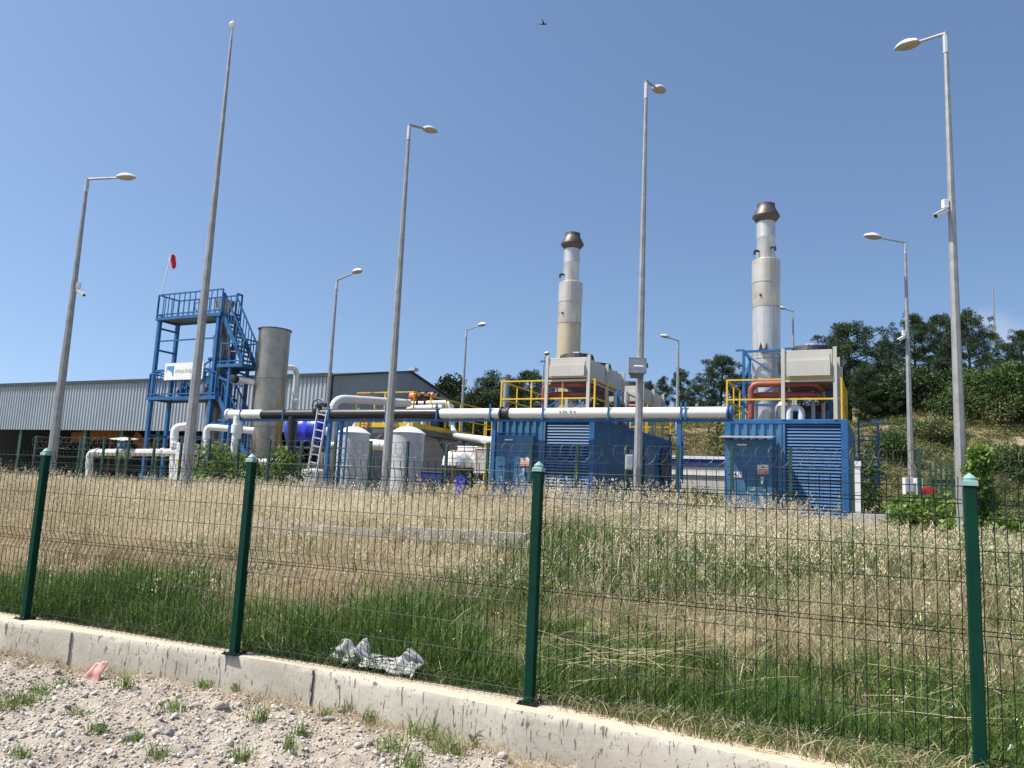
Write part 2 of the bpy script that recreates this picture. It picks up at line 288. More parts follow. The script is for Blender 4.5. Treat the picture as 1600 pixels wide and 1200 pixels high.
def build(name, mb, m, parent=None, loc=None, smooth=False, bevel=0):
    me = bpy.data.meshes.new(name)
    if parent is None and loc is None: loc = (0, 0, 0)
    off = origin_of(parent) if parent is not None else np.asarray(loc, float)
    me.from_pydata([tuple(np.asarray(v)-off) for v in mb.v], [], mb.f); me.update()
    if isinstance(m, (list, tuple)):
        for x in m: me.materials.append(x)
    else: me.materials.append(m)
    if smooth:
        me.polygons.foreach_set('use_smooth', [True]*len(me.polygons))
        try: me.set_sharp_from_angle(angle=math.radians(40))
        except Exception: pass
    o = bpy.data.objects.new(name, me); COL.objects.link(o)
    if parent is not None: o.parent = parent
    else: o.location = tuple(off)
    if bevel: b = o.modifiers.new('bevel', 'BEVEL'); b.width = bevel; b.segments = 2; b.limit_method = 'ANGLE'
    return o
def pieces(name, mb, m, parent, **kw):
    """build every connected piece of mb as a part of its own"""
    n = len(mb.v); p = list(range(n))
    def fd(i):
        while p[i] != i: p[i] = p[p[i]]; i = p[i]
        return i
    for f in mb.f:
        for q in f[1:]: p[fd(q)] = fd(f[0])
    gr = {}
    for f in mb.f: gr.setdefault(fd(f[0]), []).append(f)
    for fs in gr.values():
        ids = sorted({i for f in fs for i in f}); mp = {i: k for k, i in enumerate(ids)}; b = MB(); b.v = [mb.v[i] for i in ids]; b.f = [tuple(mp[i] for i in f) for f in fs]; build(name, b, m, parent, **kw)
def tag(o, label, cat, group=None):
    o['label'] = label; o['category'] = cat
    if group: o['group'] = group
    return o
def thing(name, loc, label, cat, group=None):
    o = bpy.data.objects.new(name, None); COL.objects.link(o); o.location = tuple(np.asarray(loc, float)); o.empty_display_size = .2
    return tag(o, label, cat, group)
def npmesh(name, v, f, tint, m, loc=(0, 0, 0), parent=None, smooth=False):
    me = bpy.data.meshes.new(name); v = np.ascontiguousarray(v, np.float32); f = np.ascontiguousarray(f, np.int32); k = f.shape[1]
    me.vertices.add(len(v)); me.vertices.foreach_set('co', v.ravel()); me.loops.add(f.size); me.loops.foreach_set('vertex_index', f.ravel())
    me.polygons.add(len(f)); me.polygons.foreach_set('loop_start', np.arange(0, f.size, k, dtype=np.int32)); me.polygons.foreach_set('loop_total', np.full(len(f), k, np.int32))
    if smooth: me.polygons.foreach_set('use_smooth', np.ones(len(f), bool))
    me.update(calc_edges=True)
    if tint is not None:
        a = me.attributes.new('tint', 'FLOAT', 'POINT'); a.data.foreach_set('value', np.ascontiguousarray(tint, np.float32))
    me.materials.append(m); o = bpy.data.objects.new(name, me); COL.objects.link(o); o.location = loc
    if parent is not None: o.parent = parent
    return o
def text_mesh(name, s, size, P, ax, m, parent, depth=.004, cx=True):
    cu = bpy.data.curves.new(name, 'FONT'); cu.body = s; cu.size = size; cu.extrude = depth; cu.align_x = 'CENTER' if cx else 'LEFT'; cu.align_y = 'CENTER'; cu.resolution_u = 3
    t = bpy.data.objects.new(name, cu); COL.objects.link(t); bpy.context.view_layer.update()
    me = bpy.data.meshes.new_from_object(t.evaluated_get(bpy.context.evaluated_depsgraph_get())); bpy.data.objects.remove(t); bpy.data.curves.remove(cu)
    X, Y, Zn = [np.asarray(a) for a in ax]; off = origin_of(parent)
    co = np.empty(len(me.vertices)*3); me.vertices.foreach_get('co', co); co = co.reshape(-1, 3)
    w = np.asarray(P)-off+co[:, :1]*X+co[:, 1:2]*Y+co[:, 2:]*Zn; me.vertices.foreach_set('co', w.ravel().astype(np.float32)); me.update()
    me.materials.clear(); me.materials.append(m); o = bpy.data.objects.new(name, me); COL.objects.link(o); o.parent = parent; return o
def arc(p, a, b, n=6):      # rounded corner between a-p-b
    p, a, b = map(np.asarray, (p, a, b)); return [(1-t)**2*a+2*t*(1-t)*p+t*t*b for t in np.linspace(0, 1, n)]
def bend(pts, r, n=6):
    pts = [np.asarray(p, float) for p in pts]; out = [pts[0]]
    for i in range(1, len(pts)-1):
        a = pts[i-1]-pts[i]; b = pts[i+1]-pts[i]; la = np.linalg.norm(a); lb = np.linalg.norm(b); q = min(r, la*.49, lb*.49)
        out += arc(pts[i], pts[i]+a/la*q, pts[i]+b/lb*q, n)
    return out+[pts[-1]]
# ------------------------------------------------------------------ ground
def axis(lo, f0, f1, hi, fine, grow=1.09):
    c = list(np.arange(f0, f1, fine)); s = fine; x = f0; L_ = []
    while x > lo: s = min(s*grow, 25); x -= s; L_.append(x)
    s = fine; x = c[-1]; R_ = []
    while x < hi: s = min(s*grow, 25); x += s; R_.append(x)
    return np.array(L_[::-1]+c+R_)
xs = axis(-500, -5.2, 3.2, 500, .035, 1.05); ys = axis(-60, 3.4, 8.6, 900, .035, 1.035)
X, Y = np.meshgrid(xs, ys, indexing='ij'); Zg = ground_z(X, Y); nx, ny = X.shape
gv = np.stack([X, Y, Zg], -1).reshape(-1, 3); idx = np.arange(nx*ny).reshape(nx, ny)
gf = np.stack([idx[:-1, :-1], idx[1:, :-1], idx[1:, 1:], idx[:-1, 1:]], -1).reshape(-1, 4)
gm = groundmat(); ground = npmesh('ground', gv, gf, None, gm, smooth=True); ground['kind'] = 'structure'
s_ = (X-FP[0])*FN[0]+(Y-FP[1])*FN[1]
zc = np.zeros((nx*ny, 4), np.float32); zc[:, 3] = 1
zc[:, 0] = sst((s_+.05)/.1).ravel(); zc[:, 1] = sst((Y-27)/5).ravel()
bar_ = sst((vn(X, Y, 3.5, 9)-.70)/.12)*sst((Y-30)/4)*.4
def blob(cx, cy, rx, ry): return np.exp(-(((X-cx)/rx)**2+((Y-cy)/ry)**2))
bar_ = np.clip(bar_+.9*blob(20.6, 44.5, 2.2, 1.1)+.9*blob(26.8, 38.5, 1.6, 2.0), 0, 1); zc[:, 2] = bar_.ravel()
at = ground.data.attributes.new('zone', 'FLOAT_COLOR', 'POINT'); at.data.foreach_set('color', zc.ravel())
# ------------------------------------------------------------------ low concrete wall
edge = [(-9.6, 9.75), (-6.9, 8.45), (-5.2, 7.68), (-4.51, 7.28), (-3.73, 6.96), (-2.5, 6.48), (-1.38, 5.99), (.09, 5.14), (.49, 4.97), (1.45, 4.38), (2.6, 3.72), (4.4, 2.7), (6.5, 1.6)]
pl = [];
for (x0, y0), (x1, y1) in zip(edge, edge[1:]):
    k = max(2, int(math.hypot(x1-x0, y1-y0)/.06))
    for i in range(k): t = i/k; pl.append((x0+(x1-x0)*t, y0+(y1-y0)*t))
pl = np.array(pl)
def wall_front(x): return np.interp(x, pl[:, 0], pl[:, 1])
def mkwall():
    mb = MB(); prev = None; c = -FN
    for i, (x, y) in enumerate(pl):
        p = np.array([x, y, 0.]); s = (p-FP).dot(FN); back = p+FN*(.11-s)
        j = lambda a: (random.random()-.5)*a
        w = .004*math.sin(i*.21)+j(.0015); chip = .010+abs(j(.012))+(random.random() < .16)*.035*random.random()
        ring = [p-FN*w+Z*-.6, p-FN*(w+.002)+Z*-.16, p-FN*(w)+Z*(-.045+j(.01)), p-FN*(w-.004)+Z*(-chip), p+FN*(chip*.8)+Z*(.0+j(.005)), p+FN*.07+Z*(.004+j(.005)), back+Z*j(.006), back+Z*-.6]
        k = len(mb.v); mb.v += ring
        if prev is not None:
            for q in range(7): mb.f.append((prev+q, prev+q+1, k+q+1, k+q))
        prev = k
    return mb
wall = build('concrete_wall', mkwall(), CONC, loc=(-1.4, 6.1, -.27), smooth=True); wall.data.materials[0] = CONC
tag(wall, 'low cast concrete wall carrying the near green mesh fence, chipped and cracked', 'wall')
# casting joints (dark narrow gaps) as part of the wall
for px, py in ((119, 984), (487.5, 1044)):
    q = atZ(px, py, 0); i = int(np.argmin((pl[:, 0]-q[0])**2+(pl[:, 1]-q[1])**2)); p = np.array([pl[i][0], pl[i][1], 0])
    mb = MB()
    for k in range(9): mb.box(p-FN*.004+FD*(random.random()-.5)*.010+Z*(-.012-.03*k-.015), (.0045+.004*random.random(), .02, .034), (FD, FN, Z))
    build('casting_joint', mb, TAUPE if px < 200 else GREYS, wall)
# ------------------------------------------------------------------ near mesh fence
t0 = -FD*2.545
posts = [FP+FD*(2.545*k) for k in (-3, -2, -1, 0, 1, 2)]; posts = [p+FN*.0 for p in posts]
fence = thing('mesh_fence', posts[2]*1.0, 'dark green welded mesh fence with capped posts standing on the low concrete wall', 'fence')
HZ = [1.515, 1.443, 1.42, 1.343, 1.17, .998, .82, .745, .722, .64, .46, .28, .10, .07, .03]
def noff(z):
    for c in (1.432, .733, .085):
        d = abs(z-c)
        if d < .012: return .036
        if d < .095: return .036*(1-(d-.012)/.083)
    return 0.
zs = [1.565, 1.515, 1.444, 1.42, 1.343, .82, .745, .722, .64, .175, .098, .072, -.005+.015]
for k in range(5):
    a = posts[k]+FD*.034; b = posts[k+1]-FD*.034; L_ = np.linalg.norm(b-a); n = 41; mb = MB(); off = FN*.012
    for i in range(n+1):
        base = a+(b-a)*(i+.3)/(n+.6)+FD*random.uniform(-.002, .002)
        mb.tube([base+off+FN*noff(z)+Z*z for z in zs], .0026, 5, caps=False)
    for z in HZ: mb.tube([a+off+FN*(noff(z)-.004)+Z*z, (a+b)/2+off+FN*(noff(z)-.004+random.uniform(-.004, .004))+Z*(z+random.uniform(-.004, .002)), b+off+FN*(noff(z)-.004)+Z*z], .0026, 5, caps=False)
    build('wire_panel', mb, GREENW, fence)
for p in posts:
    lean = FD*random.uniform(-.006, .006)
    mb = MB(); ax = (FD, FN, Z); mb.box(p+lean+Z*.765, (.062, .062, 1.51), ax); po = build('fence_post', mb, GREENP, fence, bevel=.006)
    mb = MB(); q = p+lean+Z*1.52
    mb.box(q+Z*.004, (.072, .072, .012), ax); mb.lathe(q, [(.05, .01), (.05, .022), (.044, .026)], 4, ax, ph=math.pi/4); mb.lathe(q, [(.032, .026), (.034, .04), (.022, .052), (.002, .068)], 12, ax)
    build('post_cap', mb, TEAL, po)
    mb = MB(); mb.box(p+Z*.008, (.14, .13, .009), ax)
    for i in (-1, 1):
        for j in (-1, 1): mb.lathe(p+FD*.053*i+FN*.05*j, [(.009, .012), (.009, .024), (.004, .028)], 6)
    build('base_plate', mb, GREENW, po)
# ------------------------------------------------------------------ street lamps
def gz(p): return float(ground_z(np.array(p[0]), np.array(p[1])))
def lamp(px, py, hx, hy, d, label, rb=.1, rtp=.045, group='tall street lamps of the plant', dz=.12):
    T = atY(px, py, d); E = atZ(hx, hy, T[2]+dz); z0 = gz(T)-.1; base = np.array([T[0], T[1], z0])
    root = thing('street_lamp', base, label, 'street lamp', group); H = T[2]-z0
    mb = MB(); rtp = rtp*.8; mb.lathe(base, [(rb*.86, 0), (rb*.78, H*.2), (rb*.62, H*.5), (rtp, H-.35), (rtp*.95, H)], 8, ph=.3)
    pole = build('pole', mb, GALV, root)
    build('base_flange', MB().lathe(base, [(rb*2, .08), (rb*2, .12)], 16), GALVL, pole); build('pole_collar', MB().lathe(base+Z*(H-.42), [(rtp*1.25, 0), (rtp*1.25, .36)], 8), GALVL, pole)
    d_ = E-T; Lh = np.linalg.norm(d_[:2]); d_ = d_/np.linalg.norm(d_); side = np.cross(d_, Z); side /= np.linalg.norm(side); upv = np.cross(side, d_); hl = min(.55, Lh*.5); A = E-d_*hl
    mb = MB(); mb.tube([T-Z*.02, A+d_*.06], [rtp*.8, rtp*.62], 8); build('lamp_arm', mb, GALV, root)
    # cobra-head housing: flattened ellipsoid cut into top shell and lens
    def shell(sg, hh, sc=1):
        mb = MB(); R = []; n = 14; K = 9
        for i in range(K):
            t = i/(K-1); w = (.30*math.sin(math.pi*min(1, .12+t*.9))**.6+.02)*hl*1.0*sc; w = max(w, .03); h = hh*math.sin(math.pi*min(1, .1+t*.86))**.7; k = len(mb.v); R.append(k)
            for j in range(n+1): th = math.pi*j/n; mb.v.append(A+d_*(hl*t)+side*w*math.cos(th)+upv*sg*h*math.sin(th))
        for a, b in zip(R, R[1:]):
            for j in range(n): mb.f.append((a+j, a+j+1, b+j+1, b+j))
        mb.f.append(tuple(R[0]+j for j in range(n+1))); mb.f.append(tuple(R[-1]+j for j in range(n+1)))
        return mb
    head = build('lamp_head', shell(1, .13*hl/.55), LAMPW, root, smooth=True); build('lens', shell(-1, .07*hl/.55, .96), LENS, head, smooth=True)
    return root, base, H, T
def camera_on(base, T, py, label, side=1, s=1., g2='security cameras on the lamp poles', front=0):
    # px row py on the pole: find height there
    lo, hi = base[2], T[2]
    for _ in range(30):
        m_ = (lo+hi)/2; q = np.array([T[0], T[1], m_])-CAM; yy = 600-F_PX*q.dot(up)/q.dot(fw)
        if yy > py: lo = m_
        else: hi = m_
    c = np.array([T[0], T[1], lo]); X1 = np.array([1., 0, 0])*side
    r = thing('security_camera', c, label, 'security camera', g2)
    mb = MB(); mb.box(c+X1*.13*s+Z*.18*s, (.11*s, .1*s, .17*s)); build('junction_box', mb, WHITE, r, bevel=.01)
    mb = MB(); mb.bar(c+Z*.06*s, c+X1*.2*s+Z*.02*s, .03*s); build('bracket', mb, WHITE, r)
    d = np.array([side*.75, -.2, -.45]); d /= np.linalg.norm(d)
    mb = MB(); mb.tube([c+X1*.1*s+Z*.04*s, c+X1*.1*s+Z*.04*s+d*.32*s], .05*s, 10); mb.bar(c+X1*.1*s+Z*.1*s, c+X1*.1*s+Z*.1*s+d*.36*s, .12*s, .012*s); b_ = build('housing', mb, WHITE, r)
    mb = MB(); mb.tube([c+X1*.1*s+Z*.04*s+d*.318*s, c+X1*.1*s+Z*.04*s+d*.335*s], .038*s, 10); build('camera_lens', mb, DARK, b_)
L1 = lamp(137, 279, 212, 277, 22, 'leftmost tall lamp post with horizontal arm, its foot in the dry grass before the shed', .16, .06, dz=.05)
L3 = lamp(640, 194, 683, 207, 18, 'tall lamp post rising in front of the two domed grey tanks', .13, .05)
L4 = lamp(1010, 126, 1037, 146, 15.7, 'tall lamp post in front of the left blue container, carrying a square floodlight halfway up', .11, .045)
L5 = lamp(1477, 51, 1398, 78, 13.6, 'tallest looking lamp post at the right, beside the vine covered fence post', .115, .05)
L6 = lamp(1414, 378, 1350, 368, 24.4, 'lamp post right of the right blue container with its arm reaching left, pines behind', .12, .05)
L7 = lamp(527, 437, 565, 422, 32, 'smaller lamp post standing between the steel column and the shed gable', .13, .06)
L8 = lamp(729, 515, 759, 506, 41, 'distant lamp post behind the yellow railed platform with a short white camera', .13, .06)
L9 = lamp(1060, 532, 1032, 524, 41, 'distant lamp post rising between the two blue containers', .13, .06)
L10 = lamp(1239, 486, 1214, 480, 37, 'distant lamp post half hidden behind the right chimney', .12, .05)
L11 = lamp(850, 560, 856, 551, 48, 'far lamp post left of the left radiator, seen against the pines', .1, .05)
camera_on(L1[1], L1[3], 455, 'white security camera on the leftmost lamp post', 1, 1.)
camera_on(L5[1], L5[3], 332, 'white security camera halfway up the rightmost near lamp post', -1, .9)
camera_on(L6[1], L6[3], 528, 'white security camera on the lamp post before the pines', -1, .9)
camera_on(L8[1], L8[3], 602, 'tiny white security camera on the distant lamp post behind the yellow platform', 1, .9)
# lightning mast
T = atY(363, 44, 16.2); base = np.array([T[0], T[1], gz(T)-.1]); H = T[2]-base[2]
r = thing('lightning_mast', base, 'tall bare steel mast with a white ball tip in front of the blue tower', 'mast')
mb = MB(); mb.lathe(base, [(.118, 0), (.10, H*.25), (.055, H*.7), (.028, H*.97), (.01, H)], 8, ph=.2); build('pole', mb, GALV, r)
mb = MB(); mb.lathe(base+Z*(H+.02), [(.01, -.02), (.045, .0), (.075, .05), (.075, .08), (.045, .12), (.012, .135), (.006, .2)], 12); build('ball_tip', mb, LAMPW, r, smooth=True)
T = atY(1551, 447, 60); T2 = np.array([T[0], T[1], gz(T)]); mb = MB(); mb.tube([T2, T2+(T-T2)*.6, T], [.1, .08, .045], 6)
tag(build('antenna_mast', mb, GALV, loc=T2), 'very thin distant mast on the hill behind the bushes at far right', 'mast')
# floodlight cabinet on lamp 4
P = atY(995, 572, 15.55); r = thing('floodlight', P, 'square steel framed floodlight mounted facing us on the lamp post with its wiring box below', 'floodlight')
ax = (np.array([1., 0, 0]), np.array([0, 1., 0]), Z)
mb = MB(); mb.box(P, (.35, .14, .31), ax); build('housing', mb, GALVL, r, bevel=.01)
mb = MB()
for a_, c_, w_, h_ in ((0, .15, .37, .02), (0, -.15, .37, .02), (-.175, 0, .02, .28), (.175, 0, .02, .28)): mb.box(P+np.array([a_, -.078, c_]), (w_, .02, h_), ax)
build('front_frame', mb, GALV, r)
mb = MB(); mb.box(P+np.array([0, -.073, 0]), (.33, .004, .28), ax); gl = build('glass', mb, GLASSD, r)
mb = MB(); mb.tube([P+np.array([-.07, -.08, -.02]), P+np.array([.12, -.08, -.02])], .022, 8); build('lamp_tube', mb, WHITE, gl)
mb = MB(); mb.box(P+np.array([.2, .02, .02]), (.06, .08, .09), ax); mb.box(P+np.array([0, 0, -.2]), (.26, .14, .09), ax); mb.box(P+np.array([0, 0, -.16]), (.3, .16, .02), ax); build('wiring_box', mb, GREYS, r)
P = atY(983, 722, 15.55); r = tag(build('junction_box', MB().box(P, (.14, .1, .3), ax).box(P+np.array([.0, -.055, 0]), (.11, .012, .26), ax), GALVL, loc=P, bevel=.008), 'small grey box strapped low on the lamp post with the floodlight', 'electrical box')
# ------------------------------------------------------------------ blue engine containers
ZT = 3.55; ZB = 0.86
def container(a0, b0, w, L_, label, side_hole, sgn, plate, rl=None):
    a1 = a0+w; b1 = b0+L_; f = -V
    r = thing('generator_container', g((a0+a1)/2, (b0+b1)/2, ZB), label, 'container', 'blue generator containers')
    mb = MB()                                            # frame: corner posts and rails
    for a in (a0+.08, a1-.08):
        for b in (b0+.08, b1-.08): mb.gbox(a-.08, a+.08, b-.08, b+.08, ZB, ZT)
    for z0, z1 in ((ZT-.12, ZT-.003), (ZB+.003, ZB+.15)):
        for b in (b0, b1): mb.gbox(a0+.16, a1-.16, b+.003 if b == b0 else b-.14, b+.14 if b == b0 else b-.003, z0, z1)
        for a in (a0, a1): mb.gbox(a+.003 if a == a0 else a-.12, a+.12 if a == a0 else a-.003, b0+.16, b1-.16, z0, z1)
    build('frame', mb, BLUE2, r, bevel=.01)
    ls = a0+w*.505                                     # louvre starts here
    mb = MB(); mb.rib(g(a0+.16, b0+.06, ZB+.15), g(ls-.06, b0+.06, ZB+.15), ZT-ZB-.27, f, .21, .045); mb.gbox(ls-.06, ls, b0+.01, b0+.1, ZB+.15, ZT-.12)
    mb.rib(g(a1-.06, b0+.16, ZB+.15), g(a1-.06, b1-.16, ZB+.15), ZT-ZB-.27, U, .16, .04); mb.rib(g(a0+.06, b1-.16, ZB+.15), g(a0+.06, b0+.16, ZB+.15), ZT-ZB-.27, -U, .16, .04)
    mb.rib(g(a1-.16, b1-.06, ZB+.15), g(a0+.16, b1-.06, ZB+.15), ZT-ZB-.27, V, .21, .04)
    build('wall', mb, BLUE, r)
    build('roof', MB().gbox(a0+.12, a1-.12, b0+.14, b1-.14, ZT-.05, ZT-.01), BLUE2, r)
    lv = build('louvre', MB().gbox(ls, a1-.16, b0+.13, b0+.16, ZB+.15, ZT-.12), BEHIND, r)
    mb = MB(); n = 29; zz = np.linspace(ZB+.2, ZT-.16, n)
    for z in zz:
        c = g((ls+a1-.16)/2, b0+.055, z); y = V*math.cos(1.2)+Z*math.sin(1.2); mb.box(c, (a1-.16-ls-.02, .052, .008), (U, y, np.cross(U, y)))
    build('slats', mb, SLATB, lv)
    # door box with canopy
    d0 = a0+.05; d1 = a0+w*.405; zt = 3.0; bd = b0-.13
    dr = build('door', MB().gbox(d0, d1, bd, b0+.05, ZB, zt), BLUE, r, bevel=.01)
    mb = MB()
    for z in (zt-.5, zt-.9): mb.gbox(d0+.06, d1-.06, bd-.012, bd+.004, z, z+.015)
    for k in range(14): a = d0+.1+(d1-d0-.25)*k/14; mb.gbox(a, a+.025, bd-.008, bd+.004, zt-.75, zt-.6)
    build('vent_slots', mb, SLATB, dr)
    c = g((d0+d1)/2, bd-.12, zt+.03); mb = MB(); y = V*math.cos(.12)+Z*math.sin(.12); dp = .55 if plate else .12
    c = g((d0+d1)/2-.02, b0-dp/2-.01, zt+.06); mb.box(c, (d1-d0+.16, dp, .03), (U, y, np.cross(U, y))); build('canopy', mb, GALUM if plate else BLUE2, dr)
    mb = MB().gbox(d1-.36, d1-.09, bd-.016, bd-.004, 2.12, 2.36); sg = build('warning_sign', mb, SIGNW, dr)
    mb = MB(); mb.gbox(d1-.355, d1-.095, bd-.022, bd-.014, 2.13, 2.18); mb.gbox(d1-.35, d1-.1, bd-.022, bd-.014, 2.215, 2.245)
    mb.poly([g(d1-.27, bd-.022, 2.27), g(d1-.19, bd-.022, 2.27), g(d1-.23, bd-.022, 2.345)], V*.006)
    for k in range(9): mb.gbox(d1-.345+.028*k, d1-.335+.028*k, bd-.022, bd-.014, 2.193, 2.203)
    build('sign_print', mb, SIGNO, sg)
    mb = MB().gbox(d1-.28, d1-.2, bd-.05, bd-.004, 1.93, 2.05); mb.gbox(d1-.26, d1-.22, bd-.07, bd-.03, 1.86, 1.94); build('handle', mb, GALVL, dr)
    if plate:
        mb = MB().gbox(d0+.14, d0+.42, bd-.014, bd-.004, 2.02, 2.16); pt = build('name_plate', mb, SIGNW, dr)
        text_mesh('plate_letters', 'JHUT', .13, g(d0+.28, bd-.018, 2.09), (U, Z, -V), SIGNB, pt)
    mb = MB(); mb.gbox(d0+.3, d0+.55, bd-.09, bd-.01, zt-.16, zt-.12); build('door_lamp', mb, WHITE, dr)
    # roof railing
    H = 1.05; mb = MB(); rr = .022; bb = b0+(rl or L_)-.1; ai_ = a1-(.14 if plate else .05); cs = [(a0+.04, b0+.06), (ai_, b0+.06), (ai_, bb), (a0+.04, bb)]
    for (p0, p1) in zip(cs, cs[1:]+cs[:1]):
        n = max(2, int(math.hypot(p1[0]-p0[0], p1[1]-p0[1])/.95))
        for k in range(n):
            t = k/n; A = g(p0[0]+(p1[0]-p0[0])*t, p0[1]+(p1[1]-p0[1])*t, ZT-.01); mb.bar(A, A+Z*H, .045 if k == 0 else .035)
        for z in (ZT+H, ZT+H*.5): mb.bar(g(*p0, z), g(*p1, z), .04)
    build('roof_railing', mb, YEL, r)
    return r
R1 = container(0, 0, 3.0, 5.2, 'right hand blue corrugated generator container with name plate and grey canopy over its door', False, 1, True, 3.2)
R2 = container(-6.40, -.7, 3.0, 8.7, 'left hand blue corrugated generator container with its long shaded side wall showing', True, 1, False)
# fittings on the long side of the left container
a1 = -3.40
P = MU(1037, 725, a1); bh = ab(P)[1]; mb = MB(); mb.lathe(g(a1-.01, bh, P[2]-.02), [(.56, 0), (.56, .075)], 28, (V, Z, U)); hb = build('fan_opening', mb, BPIPE, R2)
mb = MB(); mb.tube([g(a1+.06, bh+.58*math.cos(t), P[2]-.02+.58*math.sin(t)) for t in np.linspace(0, 2*math.pi, 28)[:-1]], .035, 6, closed=True); build('opening_rim', mb, BLUE2, hb)
P = MU(986, 718, a1); q = ab(P); build('side_cabinet', MB().gbox(a1+.005, a1+.2, q[1]-.25, q[1]+.25, q[2]-.35, q[2]+.3), GPIPE, R2, bevel=.01)
P = MU(1012, 735, a1); q = ab(P); build('side_door', MB().gbox(a1+.005, a1+.06, q[1]-.55, q[1]+.6, ZB+.1, q[2]+.75), BLUE, R2)
def access_ladder(a0, bpl, wpx, label):
    # ladder with hoops fixed to the side of a container
    r = thing('access_ladder', g(a0, bpl, ZB), label, 'ladder', 'blue access ladders of the containers')
    mb = MB()
    for a in (a0, a0+.48): mb.bar(g(a, bpl, 1.95), g(a, bpl, ZT+.15), .05)
    pieces('side_rail', mb, BLUE2, r); mb = MB(); z = 2.05
    while z < ZT+.1: mb.bar(g(a0, bpl, z), g(a0+.48, bpl, z), .03); z += .42
    pieces('rung', mb, BLUE2, r); mb = MB()
    for z in (ZT+.12, ZT-.38, ZT-.88, ZT-1.38): mb.bar(g(a0+.0, bpl-.32, z), g(a0+.62, bpl-.32, z), .035); mb.bar(g(a0+.62, bpl-.32, z), g(a0+.62, bpl, z), .035); mb.bar(g(a0, bpl-.32, z), g(a0, bpl, z), .035)
    pieces('cage_hoop', mb, BLUE2, r)
access_ladder(3.18, 2.2, 0, 'blue caged ladder on the right side of the right hand container')
access_ladder(-3.25, 7.0, 0, 'blue caged ladder at the far corner of the left hand container')
# ------------------------------------------------------------------ chimneys
def chimney(a, b, label, k):
    base = g(a, b, ZT); r = thing('exhaust_chimney', base, label, 'chimney', 'exhaust chimneys on the containers')
    main = build('lower_barrel', MB().lathe(g(a, b, 0), [(.385, ZT-.008), (.385, 5.35), (.385, 6.9)], 32), STACK if k else STACKT, r, smooth=True)
    mb = MB()
    for z in (6.9, 7.75, 5.4): mb.lathe(g(a, b, z), [(.39, -.01), (.394, 0), (.39, .012)], 32, cap=False)
    build('seam_bands', mb, TAUPE, main, smooth=True)
    build('upper_barrel', MB().lathe(g(a, b, 0), [(.375, 6.9), (.383, 6.92), (.383, 7.6), (.393, 7.61), (.393, 7.95), (.388, 8.28), (.27, 8.34)], 32), STACKU, r, smooth=True)
    build('neck', MB().lathe(g(a, b, 0), [(.262, 8.3), (.262, 8.95), (.267, 8.96), (.264, 8.99), (.264, 9.5)], 28), STACK, r, smooth=True)
    build('rain_cap', MB().lathe(g(a, b, 0), [(.268, 9.44), (.28, 9.47), (.385, 9.60), (.385, 9.625), (.262, 9.87), (.256, 9.88), (.256, 9.99), (.235, 9.99), (.23, 9.8)], 28), CAP, r, smooth=True)
    mb = MB(); d = -U*.8-V*.6
    for s, zz in ((-1, 8.55), (1, 8.62)):
        if k == 1 or s < 0:
            p = g(a, b, zz)+U*(.26*s)*.7-V*.2; mb.tube(bend([p, p+U*.1*s-V*.08, p+U*.1*s-V*.08-Z*.12], .05), .035, 8)
    pieces('sample_port', mb, DARK, r)
    mb = MB(); mb.lathe(g(a, b, 7.2)-V*.385-U*.1, [(.035, -.03), (.035, .03)], 8, (U, Z, -V)); mb.bar(g(a-.12, b-.36, 5.62), g(a+.08, b-.4, 5.62), .22, .03)
    for s in (-.1, .06): mb.poly([g(a+s-.04, b-.385, 5.64), g(a+s+.04, b-.4, 5.64), g(a+s, b-.39, 5.84)], -V*.02)
    pieces('lifting_lug', mb, DARK, r)
    # blue support frame
    w = .53; z1 = 5.6; mb = MB(); c = [(a-w, b-w), (a+w, b-w), (a+w, b+w), (a-w, b+w)]
    for x, y in c: mb.bar(g(x, y, ZT-.006), g(x, y, z1), .07)
    for (p, q) in zip(c, c[1:]+c[:1]):
        for z in (z1-.04, z1-.85, ZT+.5): mb.bar(g(*p, z), g(*q, z), .06)
        mb.bar(g(*p, z1-.1), g(*q, z1-.85), .045); mb.bar(g(*q, z1-.9), g(*p, ZT+.5), .045)
    for s in (-1, 1): mb.bar(g(a+s*(w-.02), b-w, z1), g(a+s*(w+.22), b-w, z1), .05)
    build('support_frame', mb, BLUE2, r)
chimney(.84, 1.6, 'right hand tall stepped metal exhaust chimney with blue support frame above the right container', 1)
chimney(-5.42, 2.2, 'left hand tall stepped exhaust chimney with rust streaks rising behind the cream radiator', 0)
